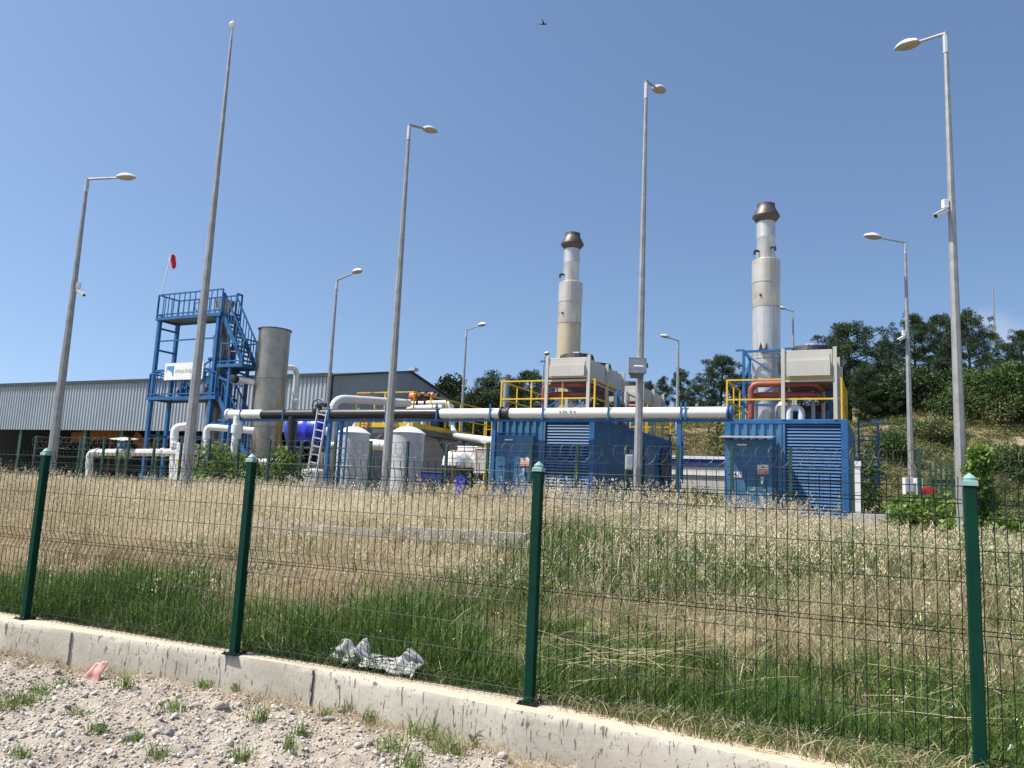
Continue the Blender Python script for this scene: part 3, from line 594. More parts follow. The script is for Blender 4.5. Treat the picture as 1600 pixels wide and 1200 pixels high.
# ------------------------------------------------------------------ dry coolers
def cooler(a0, a1, b0, b1, z0, z1, label, zl=ZT-.008, ft=True):
    r = thing('dry_cooler', g((a0+a1)/2, (b0+b1)/2, zl), label, 'cooler', 'cream dry coolers on steel legs'); n = max(1, int(round((b1-b0)/1.5)))
    cas = build('casing', MB().gbox(a0, a1, b0, b1, z0, z1), CREAM, r, bevel=.01)
    mb = MB(); mb.gbox(a0+.06, a1-.06, b0-.02, b0+.003, z0+(z1-z0)*.25, z1-.1); mb.gbox(a0+.07, a1-.05, b0-.10, b0-.018, z0+.04, z0+(z1-z0)*.60); build('end_panel', mb, CREAM, cas)
    mb = MB()
    for k in range(n):
        p0 = b0+(b1-b0)*k/n; p1 = b0+(b1-b0)*(k+1)/n; mb.gbox(a1-.002, a1+.018, p0+.06, p1-.06, z0+.03, z1-.04); mb.gbox(a1+.016, a1+.028, p0+.3, p0+.65, z1-.35, z1-.12)
    build('side_panels', mb, CREAM, cas)
    mb = MB(); mb.gbox(a0+.02, a1-.02, b0+.03, b1-.03, z0-.12, z0-.002); build('coil', mb, COIL, r)
    for k in range(n):
        cb = b0+(b1-b0)*(k+.5)/n; c = g((a0+a1)/2, cb, z1); mb = MB().lathe(c, [(.5, -.005), (.5, .05), (.46, .2), (.43, .2), (.4, .02)], 24); fs = build('fan', mb, DARK, r)
        mb = MB()
        for q in range(5):
            th = q*2*math.pi/5; d = U*math.cos(th)+V*math.sin(th); e = -U*math.sin(th)+V*math.cos(th); mb.box(c+d*.22+Z*.07, (.34, .14, .01), (d, e*.9+Z*.4, Z))
        mb.lathe(c, [(.08, .03), (.08, .2)], 10); 
        for q in range(4): d = U*math.cos(q*math.pi/2)+V*math.sin(q*math.pi/2); mb.bar(c+d*.05+Z*.23, c+d*.45+Z*.21, .02)
        build('fan_blades', mb, DARK, fs)
        if ft: build('fan_motor', MB().box(c+Z*.2-V*.1, (.2, .2, .16), (U, V, Z)), WHITE, fs)
    mb = MB()
    for a in (a0-.03, a1+.06):
        for k in range(n+1):
            p = b0+(b1-b0)*k/n; mb.bar(g(a, p, zl), g(a, p, z1+.06), .09, .07)
    for k in range(n+1): p = b0+(b1-b0)*k/n; mb.bar(g(a0, p, z0-.08), g(a1, p, z0-.08), .05)
    for a in (a0+.02, a1-.02): mb.bar(g(a, b0, z0-.07), g(a, b1, z0-.07), .06)
    build('support_legs', mb, CREAM, r)
cooler(1.5, 2.66, .02, 3.1, 4.62, 5.34, 'cream radiator unit on legs on top of the right container beside the chimney')
cooler(-4.87, -3.69, -.68, 2.5, 4.66, 5.24, 'front cream radiator unit on legs over the left container, before the left chimney')
cooler(-4.87, -3.69, 4.7, 7.4, 4.62, 5.2, 'rear cream radiator unit at the far end of the left container roof', ft=False)
# pipework on the roofs
def roofpipes(a, b, c2, tagl, ain):
    r = thing('coolant_pipework', g(a, b, ZT), tagl, 'pipes', 'red coolant pipes on the container roofs')
    for i, (z, rr, da) in enumerate(((4.52, .085, 0.), (4.25, .085, -.0))):
        y = b+.18*i-.02
        mb = MB(); mb.tube(bend([g(a-.02*i, y, ZT-.006), g(a-.02*i, y, z), g(ain, y, z), g(ain+.1, y+1.2, z)], .22, 8), rr, 14); build('red_pipe', mb, REDP, r, smooth=True)
    mb = MB()
    for k, x in enumerate((a+1.45, a+1.7, a+2.0)): mb.tube([g(x, b+1.3+.1*k, ZT-.006), g(x, b+1.3+.1*k, 4.5)], .055, 8)
    build('riser_pipe', mb, GPIPE, r, smooth=True)
    mb = MB(); mb.tube(bend([g(a+.95, b+.2, ZT-.006), g(a+.95, b+.2, 3.9), g(a+1.25, b+.2, 3.9), g(a+1.25, b+.2, ZT-.006)], .16), .085, 12); build('pale_blue_elbow', mb, GDOME, r, smooth=True)
    mb = MB(); mb.lathe(g(a+.75, b+.5, ZT), [(.16, -.006), (.2, .2), (.2, .42), (.1, .55)], 14); build('lagged_silencer', mb, STACK, r, smooth=True)
    mb = MB(); mb.gbox(a+1.1, a+1.75, b+2.0, b+2.7, ZT-.006, ZT+.5); mb.lathe(g(a+1.2, b+1.6, ZT+.28), [(.16, -.3), (.2, -.25), (.2, .3), (.12, .4)], 14, (V, Z, U)); build('pump_set', mb, GREYS, r)
    mb = MB(); mb.tube(bend([g(a+.4, b+1.9, ZT), g(a+.4, b+1.9, ZT+.55), g(a+2.2, b+1.9, ZT+.55)], .2), .07, 10); build('return_pipe', mb, REDP, r, smooth=True)
    mb = MB(); mb.bar(g(a+1.9, b+1.1, ZT-.006), g(a+1.9, b+1.1, 4.5), .09); build('blue_column', mb, BLUE2, r)
roofpipes(.62, .35, 0, 'rust red pipes looping over the right container roof beneath the radiator', 2.2)
roofpipes(-5.1, -.35, 0, 'rust red pipes under the front radiator on the left container roof', -3.9)
P = M(792, 586, 4); q = ab(P); mb = MB().lathe(g(q[0], 4, 0), [(.11, ZT-.01), (.11, P[2]-.1), (.16, P[2]-.1), (.16, P[2])], 14)
tag(build('vent_pipe', mb, GALV, loc=g(q[0], 4, ZT), smooth=True), 'thin grey flanged vent pipe at the left end of the left container roof', 'vent pipe')
P = M(961, 585, 10); q = ab(P); mb = MB(); 
for k in range(3): mb.box(g(q[0]+.03*k, 10, P[2]-.35*k), (.15, .15, .28), (U, V, Z))
mb.bar(g(q[0], 10, ZT), g(q[0], 10, P[2]+.1), .05)
tag(build('antenna_mast', mb, GREYS, loc=g(q[0], 10, ZT)), 'short dark antenna bracket behind the left radiator roofline', 'antenna')
# ------------------------------------------------------------------ pipe bridge in front of the containers
BR = -1.1; ZP = 3.60
def ga(px, b=BR, py=645): return ab(M(px, py, b))[0]
rk = thing('pipe_bridge', g(-8, BR, 1), 'long thin blue steel beam on posts carrying the white and black pipeline across the plant', 'pipe rack')
mb = MB(); aL = ga(343); aR = ga(1146); mb.gbox(aL, aR, BR-.05, BR+.05, ZP-.235, ZP-.165); build('beam', mb, BLUE2, rk)
mb = MB()
for px in (607, 686, 769, 851, 953, 1066, 1073, 380, 447, 518): a = ga(px); mb.gbox(a-.025, a+.025, BR-.155, BR+.13, ZP-.16, ZP+.0); mb.bar(g(a, BR-.14, ZP-.2), g(a, BR-.14, ZP+.26), .045)
pieces('pipe_clamp', mb, BLUE2, rk)
for px in (361, 517, 536, 1062):
    a = ga(px); mb = MB(); mb.bar(g(a, BR, .9), g(a, BR, ZP-.236), .11 if px in (517, 1062) else .08); build('post', mb, BLUE2, rk)
a = ga(774); mb = MB(); mb.bar(g(a, BR, .9), g(a, BR, ZP-.236), .12); build('post', mb, BLUE2, rk)
mb = MB(); a0, a1 = ga(533), ga(548)
for a in (a0, a1): mb.bar(g(a, BR-.12, 1.2), g(a, BR-.12, ZP-.24), .045)
for z in (1.6, 2.05, 2.5): mb.bar(g(a0, BR-.12, z), g(a1, BR-.12, z), .035)
build('ladder_frame', mb, BLUE2, rk)
pp = thing('pipeline', g(-8, BR, ZP), 'long pipeline, white at both ends and black between, lying on the blue beam', 'pipe')
mb = MB(); mb.tube([g(ga(690), BR, ZP), g(ga(1143), BR, ZP)], .148, 20); w1 = build('white_run', mb, WPIPE, pp, smooth=True)
mb = MB()
for px in (786, 850, 900, 1000): mb.lathe(g(ga(px), BR, ZP), [(.152, -.05), (.156, 0), (.152, .05)], 20, (V, Z, U), cap=False)
build('joint_sleeves', mb, WPIPE, w1, smooth=True)
mb = MB(); mb.lathe(g(ga(790), BR, ZP), [(.1, -.14), (.2, -.14), (.2, -.09), (.165, -.09), (.165, .09), (.2, .09), (.2, .14), (.1, .14)], 16, (V, Z, U)); mb.bar(g(ga(790), BR, ZP+.15), g(ga(797), BR, ZP+.27), .07); build('valve', mb, DARK, pp)
mb = MB(); mb.lathe(g(ga(1143), BR, ZP), [(.12, -.1), (.185, -.1), (.185, -.06), (.15, -.06), (.15, -.02), (.185, -.02), (.185, .03), (.05, .03)], 20, (V, Z, U)); build('end_flange', mb, BLUE2, pp, smooth=True)
mb = MB()
for k, px in enumerate((877, 882, 886, 893, 899)): a = ga(px); mb.bar(g(a, BR-.151, ZP+.02), g(a+.04, BR-.151, ZP+.055+.02*(k % 2)), .05, .006)
build('orange_lettering', mb, YTAG, w1)
mb = MB(); mb.tube([g(ga(410), BR, ZP), g(ga(690), BR, ZP)], .155, 18); b1 = build('black_run', mb, BPIPE, pp, smooth=True)
mb = MB(); mb.tube([g(ga(458), BR+.02, ZP), g(ga(458), BR+.02, 2.1)], .16, 14); build('black_drop', mb, BPIPE, pp, smooth=True)
mb = MB(); mb.tube([g(ga(359), BR, ZP), g(ga(411), BR, ZP)], .16, 18); build('white_end', mb, WPIPE, pp, smooth=True)
mb = MB(); mb.lathe(g(ga(359), BR, ZP), [(.05, -.06), (.2, -.06), (.2, .02), (.16, .02)], 16, (V, Z, U)); build('end_flange', mb, GDOME, pp, smooth=True)
mb = MB(); x = ga(373); mb.tube([g(x, BR, ZP-.05), g(x, BR, 1.0)], .155, 16); mb.lathe(g(x, BR, ZP-.65), [(.15, 0), (.2, 0), (.2, .28), (.15, .28)], 16); build('white_drop', mb, WPIPE, pp, smooth=True)
mb = MB()
for px in (458, 562): mb.box(g(ga(px), BR-.02, ZP+.155), (.14, .1, .05), (U, V, Z))
build('green_band', mb, GREENL, b1)
# valve with handwheel
P = M(496, 634, BR-.0); q = ab(P); vw = thing('valve_handwheel', g(q[0], BR, ZP+.1), 'black gate valve with tilted handwheel standing on the black pipe above the aluminium ladder', 'valve')
c = P+Z*.05; nn = np.array([-.35, -.85, .4]); nn /= np.linalg.norm(nn); x_ = np.cross(nn, Z); x_ /= np.linalg.norm(x_); y_ = np.cross(nn, x_)
mb = MB(); mb.tube([c+x_*.2*math.cos(t)+y_*.2*math.sin(t) for t in np.linspace(0, 2*math.pi, 25)[:-1]], .02, 6, closed=True)
for k in range(3): t = k*2*math.pi/3+.3; mb.tube([c, c+x_*.2*math.cos(t)+y_*.2*math.sin(t)], .012, 5)
build('handwheel', mb, BPIPE, vw); mb = MB(); mb.tube([c, g(q[0], BR, ZP+.1)], .035, 8); mb.lathe(g(q[0]+.05, BR, ZP), [(.2, .05), (.2, .15), (.12, .2), (.12, .3), (.05, .33)], 14); mb.box(c+U*.22-Z*.03, (.25, .12, .12), (U, V, Z)); build('bonnet', mb, BPIPE, vw)
# aluminium ladder leaning on the pipe
A = M(497, 640, BR-.28); B = M(480, 745, BR-.75); A2 = M(511, 643, BR-.28); B2 = M(493, 748, BR-.75)
r = thing('aluminium_ladder', (B+B2)/2, 'light aluminium ladder leaning against the black pipe', 'ladder'); B = A+(B-A)*1.08; B2 = A2+(B2-A2)*1.08
pieces('side_rail', MB().bar(A, B, .03, .07).bar(A2, B2, .03, .07), GALUM, r); mb = MB()
for k in range(9): t = (k+.5)/9; mb.bar(A+(B-A)*t, A2+(B2-A2)*t, .035)
pieces('rung', mb, GALUM, r)
# ------------------------------------------------------------------ stainless column
BT = 4.0; P = M(430, 515, BT); q = ab(P); a_ = q[0]; zt = q[2]
r = thing('steel_column_tank', g(a_, BT, 1), 'tall bare stainless steel cylinder between the blue tower and the white riser pipe', 'tank')
mb = MB().lathe(g(a_, BT, 0), [(.66, .9), (.66, 3.2), (.66, zt-.05)], 40, cap=False); mb.lathe(g(a_, BT, 0), [(.64, zt-.05), (.64, .9)], 40, cap=False); build('shell', mb, STAIN, r, smooth=True)
build('rim', MB().lathe(g(a_, BT, zt-.05), [(.655, 0), (.71, 0), (.71, .035), (.62, .035), (.62, 0)], 40, cap=False), CAP, r)
mb = MB()
for py in (593, 668): z = M(430, py, BT)[2]; mb.lathe(g(a_, BT, z), [(.66, -.02), (.685, -.01), (.685, .02), (.66, .03)], 40, cap=False)
mb.lathe(g(a_, BT, 1.9), [(.66, 0), (.8, 0), (.8, .05), (.66, .05)], 40, cap=False); build('hoops', mb, STAIN, r)
# white riser pipe right of it
B3 = 5.5; P1 = M(452, 578, B3-1); P2 = M(466, 578, B3); P3 = M(466, 646, B3)
mb = MB(); mb.tube(bend([M(440, 574, 4.6), M(464, 575, B3), g(ab(P2)[0], B3, 2.2)], .35, 7), .12, 14); mb.lathe(g(ab(P2)[0], B3, ab(M(466, 628, B3))[2]), [(.12, -.12), (.16, -.1), (.16, .1), (.12, .12)], 14)
tag(build('riser_pipe', mb, WPIPE, loc=g(ab(P2)[0], B3, 2), smooth=True), 'white riser pipe bending over behind the stainless steel cylinder', 'pipe')
# grey pipe climbing to the platform
B4 = 3.2; mb = MB(); p0 = M(519, 738, B4); p0[2] = 1.0; pa = ab(M(521, 622, B4)); mb.tube(bend([g(pa[0], B4, 1), g(pa[0], B4, pa[2]), MU(640, 630, ab(M(640, 630, 6.5))[0])], .55, 9), .16, 16)
tag(build('riser_pipe', mb, GPIPE, loc=g(pa[0], B4, 1), smooth=True), 'fat grey pipe rising beside the ladder and bending right behind the yellow rail', 'pipe')
# ------------------------------------------------------------------ deep blue horizontal tank
BB = 2.0; c = M(482, 674, BB); r = thing('blue_barrel_tank', c, 'deep blue horizontal barrel tank behind the aluminium ladder', 'tank')
mb = MB(); prof = [(.05, -.92), (.35, -.88), (.5, -.75), (.54, -.6), (.54, -.25), (.56, -.22), (.56, -.15), (.54, -.12), (.54, .25), (.56, .28), (.56, .35), (.54, .38), (.54, .6), (.5, .75), (.35, .88), (.05, .92)]
mb.lathe(c, prof, 28, (V, Z, U)); build('shell', mb, BTANK, r, smooth=True)
mb = MB(); 
for k in (-.6, .6): mb.box(c+U*k-Z*.62, (.12, .7, .3), (U, V, Z)); mb.box(c+U*k-Z*1.2, (.1, .1, 1.), (U, V, Z))
mb.box(c-Z*.62, (1.9, .7, .05), (U, V, Z)); build('cradle', mb, GREYS, r)
build('manway', MB().lathe(c+U*.9, [(.2, 0), (.2, .12), (.24, .12), (.24, .17)], 16, (V, Z, U)), GDOME, r)
# ------------------------------------------------------------------ domed grey tanks
for px, lab in ((553, 'left of the two grey tanks with pale domed lids, beside the blue ladder frame'), (638, 'right of the two grey tanks with pale domed lids, behind the lamp post')):
    b = .6; P = M(px, 676, b); q = ab(P); r = thing('domed_tank', g(q[0], b, 1), lab, 'tank', 'grey domed tanks')
    R_ = .545; mb = MB().lathe(g(q[0], b, 0), [(R_, .95), (R_, 1.95), (R_+.012, 1.96), (R_+.012, 2.0), (R_, 2.01), (R_, q[2]-.05)], 32); build('shell', mb, GTANK, r, smooth=True)
    mb = MB().lathe(g(q[0], b, q[2]-.05), [(R_+.03, 0), (R_+.04, .03), (R_*.93, .08), (R_*.7, .17), (R_*.4, .235), (.07, .26), (.06, .30), (.03, .37)], 32); build('domed_lid', mb, GDOME, r, smooth=True)
# ------------------------------------------------------------------ grey container with yellow platform
BS = 5.6
A0 = ab(M(557, 613, BS)); A1 = ab(M(648, 612, BS)); zd = ab(M(648, 661, BS))[2]; aF0, aF1 = A0[0], A1[0]; Lv = 5.2; zr = A1[2]
r = thing('steel_platform', g((aF0+aF1)/2, BS+2.5, 1), 'yellow railed steel platform on a grey frame above the domed tanks', 'platform')
mb = MB(); mb.gbox(aF0, aF1, BS, BS+.1, zd-.18, zd+.02); mb.gbox(aF1-.1, aF1, BS+.1, BS+Lv, zd-.18, zd+.02); mb.gbox(aF0, aF0+.1, BS+.1, BS+Lv, zd-.18, zd+.02); build('deck_edge', mb, YEL, r)
mb = MB(); mb.gbox(aF0+.1, aF1-.1, BS+.1, BS+Lv, zd-.1, zd-.02); mb.gbox(aF0+.7, aF1+.06, BS+.02, BS+.12, zd-.42, zd-.183); mb.gbox(aF1-.06, aF1+.04, BS+.12, BS+Lv+.4, zd-.42, zd-.183)
mb.bar(g(aF0+.8, BS+.1, 3.0), g(aF0+1.5, BS+.1, zd-.4), .14); mb.bar(g(aF1-.2, BS+2.2, zd-.4), g(aF1+.2, BS+4.6, 1.9), .14); mb.bar(g(aF1+.0, BS+4.4, zd-.4), g(aF1+.2, BS+4.6, 1.6), .14); build('support_frame', mb, GREYS, r)
def rail(mb, pts, z0, z1, n_):
    for p, q in zip(pts, pts[1:]):
        n = max(1, int(round(math.hypot(q[0]-p[0], q[1]-p[1])/n_)))
        for k in range(n+1): t = k/n; A = (p[0]+(q[0]-p[0])*t, p[1]+(q[1]-p[1])*t); mb.bar(g(*A, z0), g(*A, z1), .05)
        for z in (z1, z0+(z1-z0)*.42): mb.bar(g(*p, z), g(*q, z), .045)
mb = MB(); rail(mb, [(aF0+.03, BS+Lv), (aF0+.03, BS+.04), (aF1-.03, BS+.04), (aF1-.03, BS+Lv), (aF1+.0, BS+Lv+2.2)], zd-.02, zr, 1.3); build('railing', mb, YEL, r)
mb = MB()
for x in (aF1-.5, aF1+.15):
    for y in (BS+Lv+2.2, BS+Lv+2.8): mb.bar(g(x, y, 1.4), g(x, y, zr), .06)
for z in np.arange(1.7, zr, .45): mb.bar(g(aF1-.5, BS+Lv+2.2, z), g(aF1+.15, BS+Lv+2.2, z), .04)
build('caged_ladder', mb, YEL, r)
mb = MB(); mb.rib(g(aF0+1.9, BS+.3, 1), g(aF1-.1, BS+.3, 1), zd-1.45, -V, .3, .03); mb.gbox(aF0+1.9, aF1-.14, BS+.35, BS+Lv, 1, zd-.45); bx = build('plant_room', mb, TAUPE, r)
# orange actuators and pipes on the platform
for k, px in enumerate((649, 661, 675)):
    c = M(px, 620, BS+1.2+.9*k); rr = thing('valve_actuator', c, ('left', 'middle', 'right')[k]+' of the three orange valve actuators on the yellow platform', 'actuator', 'orange valve actuators')
    build('drum', MB().lathe(c, [(.1, -.22), (.2, -.2), (.21, .12), (.12, .16)], 16, (V, Z, U)), ORANGE, rr, smooth=True)
    mb = MB().lathe(c, [(.12, .16), (.16, .17), (.16, .34), (.08, .36)], 12, (V, Z, U)); mb.tube([c+U*.1, c+U*.1-Z*.55], .05, 8); mb.lathe(c+U*.15+Z*.1, [(.06, 0), (.06, .14)], 8); build('gear_case', mb, DARK, rr)
    q = ab(c); mb = MB(); mb.tube(bend([g(q[0]-.35, q[1], zd-.05), g(q[0]-.35, q[1], q[2]-.5), g(q[0]+1.1, q[1], q[2]-.5)], .35, 8), .15, 14)
    tag(build('elbow_pipe', mb, GPIPE, loc=g(q[0], q[1], zd), smooth=True), ('left', 'middle', 'right')[k]+' pale elbow pipe running under the orange actuators', 'pipe', 'elbow pipes on the platform')
aw = ab(M(640, 629, BS+3)); mb = MB(); e1 = M(706, 633, BS+3.2); mb.tube(bend([M(610, 631, BS+2.6), M(700, 630, BS+2.9), M(707, 640, BS+2.9), M(706, 668, BS+2.9), M(712, 681, BS+2.5), M(779, 690, BS-4.5)], .3, 8), .13, 14)
tag(build('white_duct', mb, GPIPE, loc=M(706, 668, BS+2.9), smooth=True), 'pale grey pipe descending from the platform and running to the left container', 'pipe')
P = M(380, 690, BS); 
# red handwheel below the deck
c = M(569, 663, 3.5); mb = MB(); mb.tube([c+U*.2*math.cos(t)+Z*.2*math.sin(t) for t in np.linspace(0, 2*math.pi, 21)[:-1]], .025, 6, closed=True)
for k in range(4): mb.tube([c, c+U*.2*math.cos(k*1.57)+Z*.2*math.sin(k*1.57)], .018, 5)
mb.tube([c, c+V*.3], .03, 6); tag(build('red_handwheel', mb, REDP, loc=c), 'dull red handwheel just above the left domed tank', 'handwheel')
# ------------------------------------------------------------------ blue tower
BTW = 3.0
def tw(px, py, d=0): return M(px, py, BTW+d)
aL = ab(tw(247, 496))[0]; aR = ab(tw(343, 487))[0]; aS = ab(tw(379, 570))[0]; z3 = ab(tw(250, 496))[2]; z1 = ab(tw(250, 620))[2]; z2 = ab(tw(370, 568))[2]; D = 1.05; SB = aS
r = thing('steel_stair_tower', g((aL+aR)/2, BTW+.5, 1), 'blue steel access tower with stairs, railings and landings', 'tower')
for (a, b) in ((aL+.08, BTW+.06), (aR-.05, BTW+.06), (aL+.08, BTW+D), (aR-.05, BTW+D), (SB-.75, BTW+.06), (SB-.05, BTW+D), (SB-.75, BTW+D)):
    build('column', MB().bar(g(a, b, .9), g(a, b, z3-.1 if a < aR+.1 else z2), .15 if a < aR+.1 else .12), BLUE2, r)
mb = MB()
for z in (z3-.5, z3-1.5, 6.0, z1-1.7, 1.3, 1.75):
    mb.bar(g(aL+.1, BTW+.06, z), g(aL+.1, BTW+D, z), .08)
for z in (z3-1.1,): mb.bar(g(aL+.1, BTW+.06, z), g(aR-.1, BTW+.06, z), .06)
mb.bar(g(aL+.1, BTW+.06, 6.05), g(aR-.1, BTW+.06, 6.05), .1); mb.bar(g(aL+.1, BTW+D, z1-1.7), g(aR-.1, BTW+D, z1-1.7), .09); mb.bar(g(aL+.1, BTW+.06, 1.3), g(aL+1.1, BTW+.06, 1.3), .09)
mb.bar(g(aR, BTW+D, z2-.1), g(SB, BTW+D, z2-.55), .09); mb.bar(g(aR, BTW+.06, z1+.9), g(SB, BTW+.06, z1+.4), .08); mb.bar(g(aR, BTW+.06, z1-1.2), g(SB, BTW+.06, z1-1.2), .09)
pieces('brace', mb, BLUE2, r)
def deck(a0, a1, b0, b1, z, nm):
    mb = MB(); mb.gbox(a0, a1, b0, b0+.08, z-.14, z); mb.gbox(a0, a1, b1-.08, b1, z-.14, z); mb.gbox(a0, a0+.08, b0+.08, b1-.08, z-.14, z); mb.gbox(a1-.08, a1, b0+.08, b1-.08, z-.14, z); o = build(nm, mb, BLUE2, r)
    build('grating', MB().gbox(a0+.08, a1-.08, b0+.08, b1-.08, z-.05, z-.01), GREYS, o)
deck(aL-.1, aR+.12, BTW-.05, BTW+D+.1, z3, 'platform'); deck(aL-.1, aR+.3, BTW-.05, BTW+D+.1, z1, 'platform'); deck(aR+.2, SB+.02, BTW-.05, BTW+D+.1, z2, 'platform')
def brail(p, q, H=1.05, sp=.33, zq=None):
    mb = MB(); P_ = g(*p); Q_ = g(*q); L_ = np.linalg.norm(Q_-P_); n = max(1, int(L_/sp))
    for k in range(n+1): A = P_+(Q_-P_)*k/n; mb.bar(A, A+Z*H, .06 if k in (0, n) else .032)
    for h in (H, .12): mb.bar(P_+Z*h, Q_+Z*h, .055)
    return mb
def mrg(*ms):
    o = MB()
    for m_ in ms: k = len(o.v); o.v += m_.v; o.f += [tuple(i+k for i in f) for f in m_.f]
    return o
f0 = BTW; f1 = BTW+D+.06; tr_ = [brail((aL-.07, f0, z3), (aR+.1, f0, z3)), brail((aL-.07, f0, z3), (aL-.07, f1, z3)), brail((aL-.07, f1, z3), (aR+.1, f1, z3)), brail((aR+.1, f1, z3), (aR+.1, f1-.3, z3))]
build('railing', mrg(*tr_), BLUE2, r)
build('railing', mrg(brail((aL-.07, f0, z1), (aR+.2, f0, z1)), brail((aL-.07, f0, z1), (aL-.07, f1, z1)), brail((aL-.07, f1, z1), (aR+.2, f1, z1)), brail((aR-.4, f0+.5, z1), (aR+.25, f0+.5, z1))), BLUE2, r)
build('railing', mrg(brail((aR+.35, f1, z2), (SB, f1, z2)), brail((SB, f0, z2), (SB, f1, z2)), brail((aR+.35, f0, z2), (SB, f0, z2), .9)), BLUE2, r)
def stairs(p, q, b0, w, rails=(0, 1), n=9):
    P_ = g(p[0], b0, p[1]); Q_ = g(q[0], b0, q[1]); mb = MB()
    for k in (0, w): mb.bar(P_+V*k, Q_+V*k, .05, .2)
    o = build('stair_flight', mb, BLUE2, r); mb = MB()
    for k in range(n): t = (k+.5)/n; A = P_+(Q_-P_)*t; mb.box(A+V*w/2, (.25, w-.06, .035), (U, V, Z))
    pieces('tread', mb, GREYS, o)
    build('stair_railing', mrg(*[brail((p[0], b0+w*k, p[1]), (q[0], b0+w*k, q[1]), .95, .3) for k in rails]), BLUE2, o)
stairs((aR+.1, z3-.05), (SB-.1, z2+.05), BTW+.1, .7, n=10)
stairs((aL+1.5, z1), (aR+.3, z2-.1), BTW+D-.5, .6, n=7)
stairs((aR+.3, z1-.05), (SB+.6, 2.3), BTW+.1, .7, n=10)
# vessels inside the tower
ai = ab(tw(338, 560, .6))[0]+.35; st = thing('scrubber_vessel', g(ai, BTW+.65, 1), 'stainless steel stacked vessel standing inside the blue tower', 'vessel')
mb = MB().lathe(g(ai-.15, BTW+.62, 0), [(.42, 1), (.42, 5.2), (.30, 5.35), (.30, 6.6), (.36, 6.9), (.36, 7.6), (.2, 7.8), (.2, 8.55), (.42, 9.1), (.42, 9.2)], 24); build('shell', mb, STAIN, st, smooth=True)
mb = MB()
for z in (6.55, 5.25, 8.4): mb.lathe(g(ai-.15, BTW+.62, z), [(.3, -.04), (.5, -.04), (.5, .04), (.3, .04)], 20)
build('flanges', mb, BLUE2, st)
mb = MB()
for (x, z) in ((ai-1.5, z3+.45), (ai+.7, z2+.6)):
    mb = MB(); c = g(x, BTW+.35, z); mb.tube([c+V*.16*math.cos(t)+Z*.2*math.sin(t)+U*.05*math.cos(t) for t in np.linspace(0, 2*math.pi, 17)[:-1]], .02, 5, closed=True); mb.tube([c, c+U*.5], .03, 6); build('handwheel', mb, REDP, st)
mb = MB().lathe(tw(366, 592, -.3), [(.13, -.12), (.17, -.12), (.17, .12), (.06, .14)], 14, (U, Z, -V)); tag(build('blower_fan', mb, DARK, loc=tw(366, 592, -.3)), 'small round black fan at the right edge of the blue tower', 'fan')
mb = MB(); mb.tube([tw(368, 592, .2), tw(402, 598, .6)], .13, 12); tag(build('white_duct', mb, WPIPE, loc=tw(385, 595, .3), smooth=True), 'short white duct linking the blue tower to the stainless cylinder', 'pipe')
# blue pump clutter on the tower deck
pm = thing('pump_unit', g(aL+1.9, BTW+.5, z1), 'cluster of blue valves and pumps on the lower deck of the tower', 'pump')
mb = MB()
for k in range(5): mb.lathe(g(aL+1.4+.28*k, BTW+.5, z1+.25+.15*(k % 2)), [(.06, -.14), (.14, -.14), (.14, -.08), (.08, -.05), (.08, .05), (.14, .08), (.14, .14)], 12, (V, Z, U))
mb.tube([g(aL+1.3, BTW+.5, z1+.25), g(aL+2.7, BTW+.5, z1+.25)], .07, 8); build('valve_bodies', mb, BLUE2, pm)
mb = MB()
for k in range(3): mb.tube([g(aL+1.5+.5*k, BTW+.5, z1), g(aL+1.5+.5*k, BTW+.5, z1+.8)], .05, 8); mb.lathe(g(aL+1.5+.5*k, BTW+.5, z1+.6), [(.12, 0), (.12, .05)], 10)
pieces('valve_stem', mb, BLUE, pm)
mb = MB().lathe(g(aL+2.95, BTW+.3, z1), [(.14, .1), (.16, .5), (.06, .6)], 12); build('white_bottle', mb, WHITE, pm)
# banner
Pa = tw(259, 568, -.12); Pb = tw(259, 594, -.12); Pc = tw(316, 566, -.12); qa, qb, qc = ab(Pa), ab(Pb), ab(tw(316, 588, -.12)); w = qc[0]-qa[0]+.02; h = qa[2]-qb[2]; c = g(qa[0]+w/2, BTW-.12, qa[2]-h/2)
bn = thing('company_banner', c, 'white sign board with blue swoosh logo hung on the front of the blue tower', 'sign')
build('board', MB().box(c, (w, .03, h), (U, V, Z)), SIGNW, bn)
lx = qa[0]+.12; lz = qa[2]-.13; s = h-.3; mb = MB(); arcp = [g(lx+s*.95*math.sin(t)*1.0, BTW-.14, lz-s+s*.97*math.cos(t)) for t in np.linspace(0, math.pi/2, 9)]
pts = [g(lx, BTW-.14, lz-s*.72), g(lx, BTW-.14, lz), g(lx+s, BTW-.14, lz), g(lx+s, BTW-.14, lz-s), g(lx+s*.86, BTW-.14, lz-s*.98)]
inn = [g(lx+s*.86-s*.86*(1-math.cos(t)), BTW-.14, lz-s*.98+s*.62*math.sin(t)) for t in np.linspace(.15, math.pi/2-.1, 7)]
mb.poly(pts+inn, V*.006); build('logo', mb, LOGOB, bn)
text_mesh('sign_lettering', 'ATLAS İNŞAAT', h*.26, g(qa[0]+.12+s+.10, BTW-.142, qa[2]-h*.5), (U, Z, -V), LOGOG, bn, cx=False)
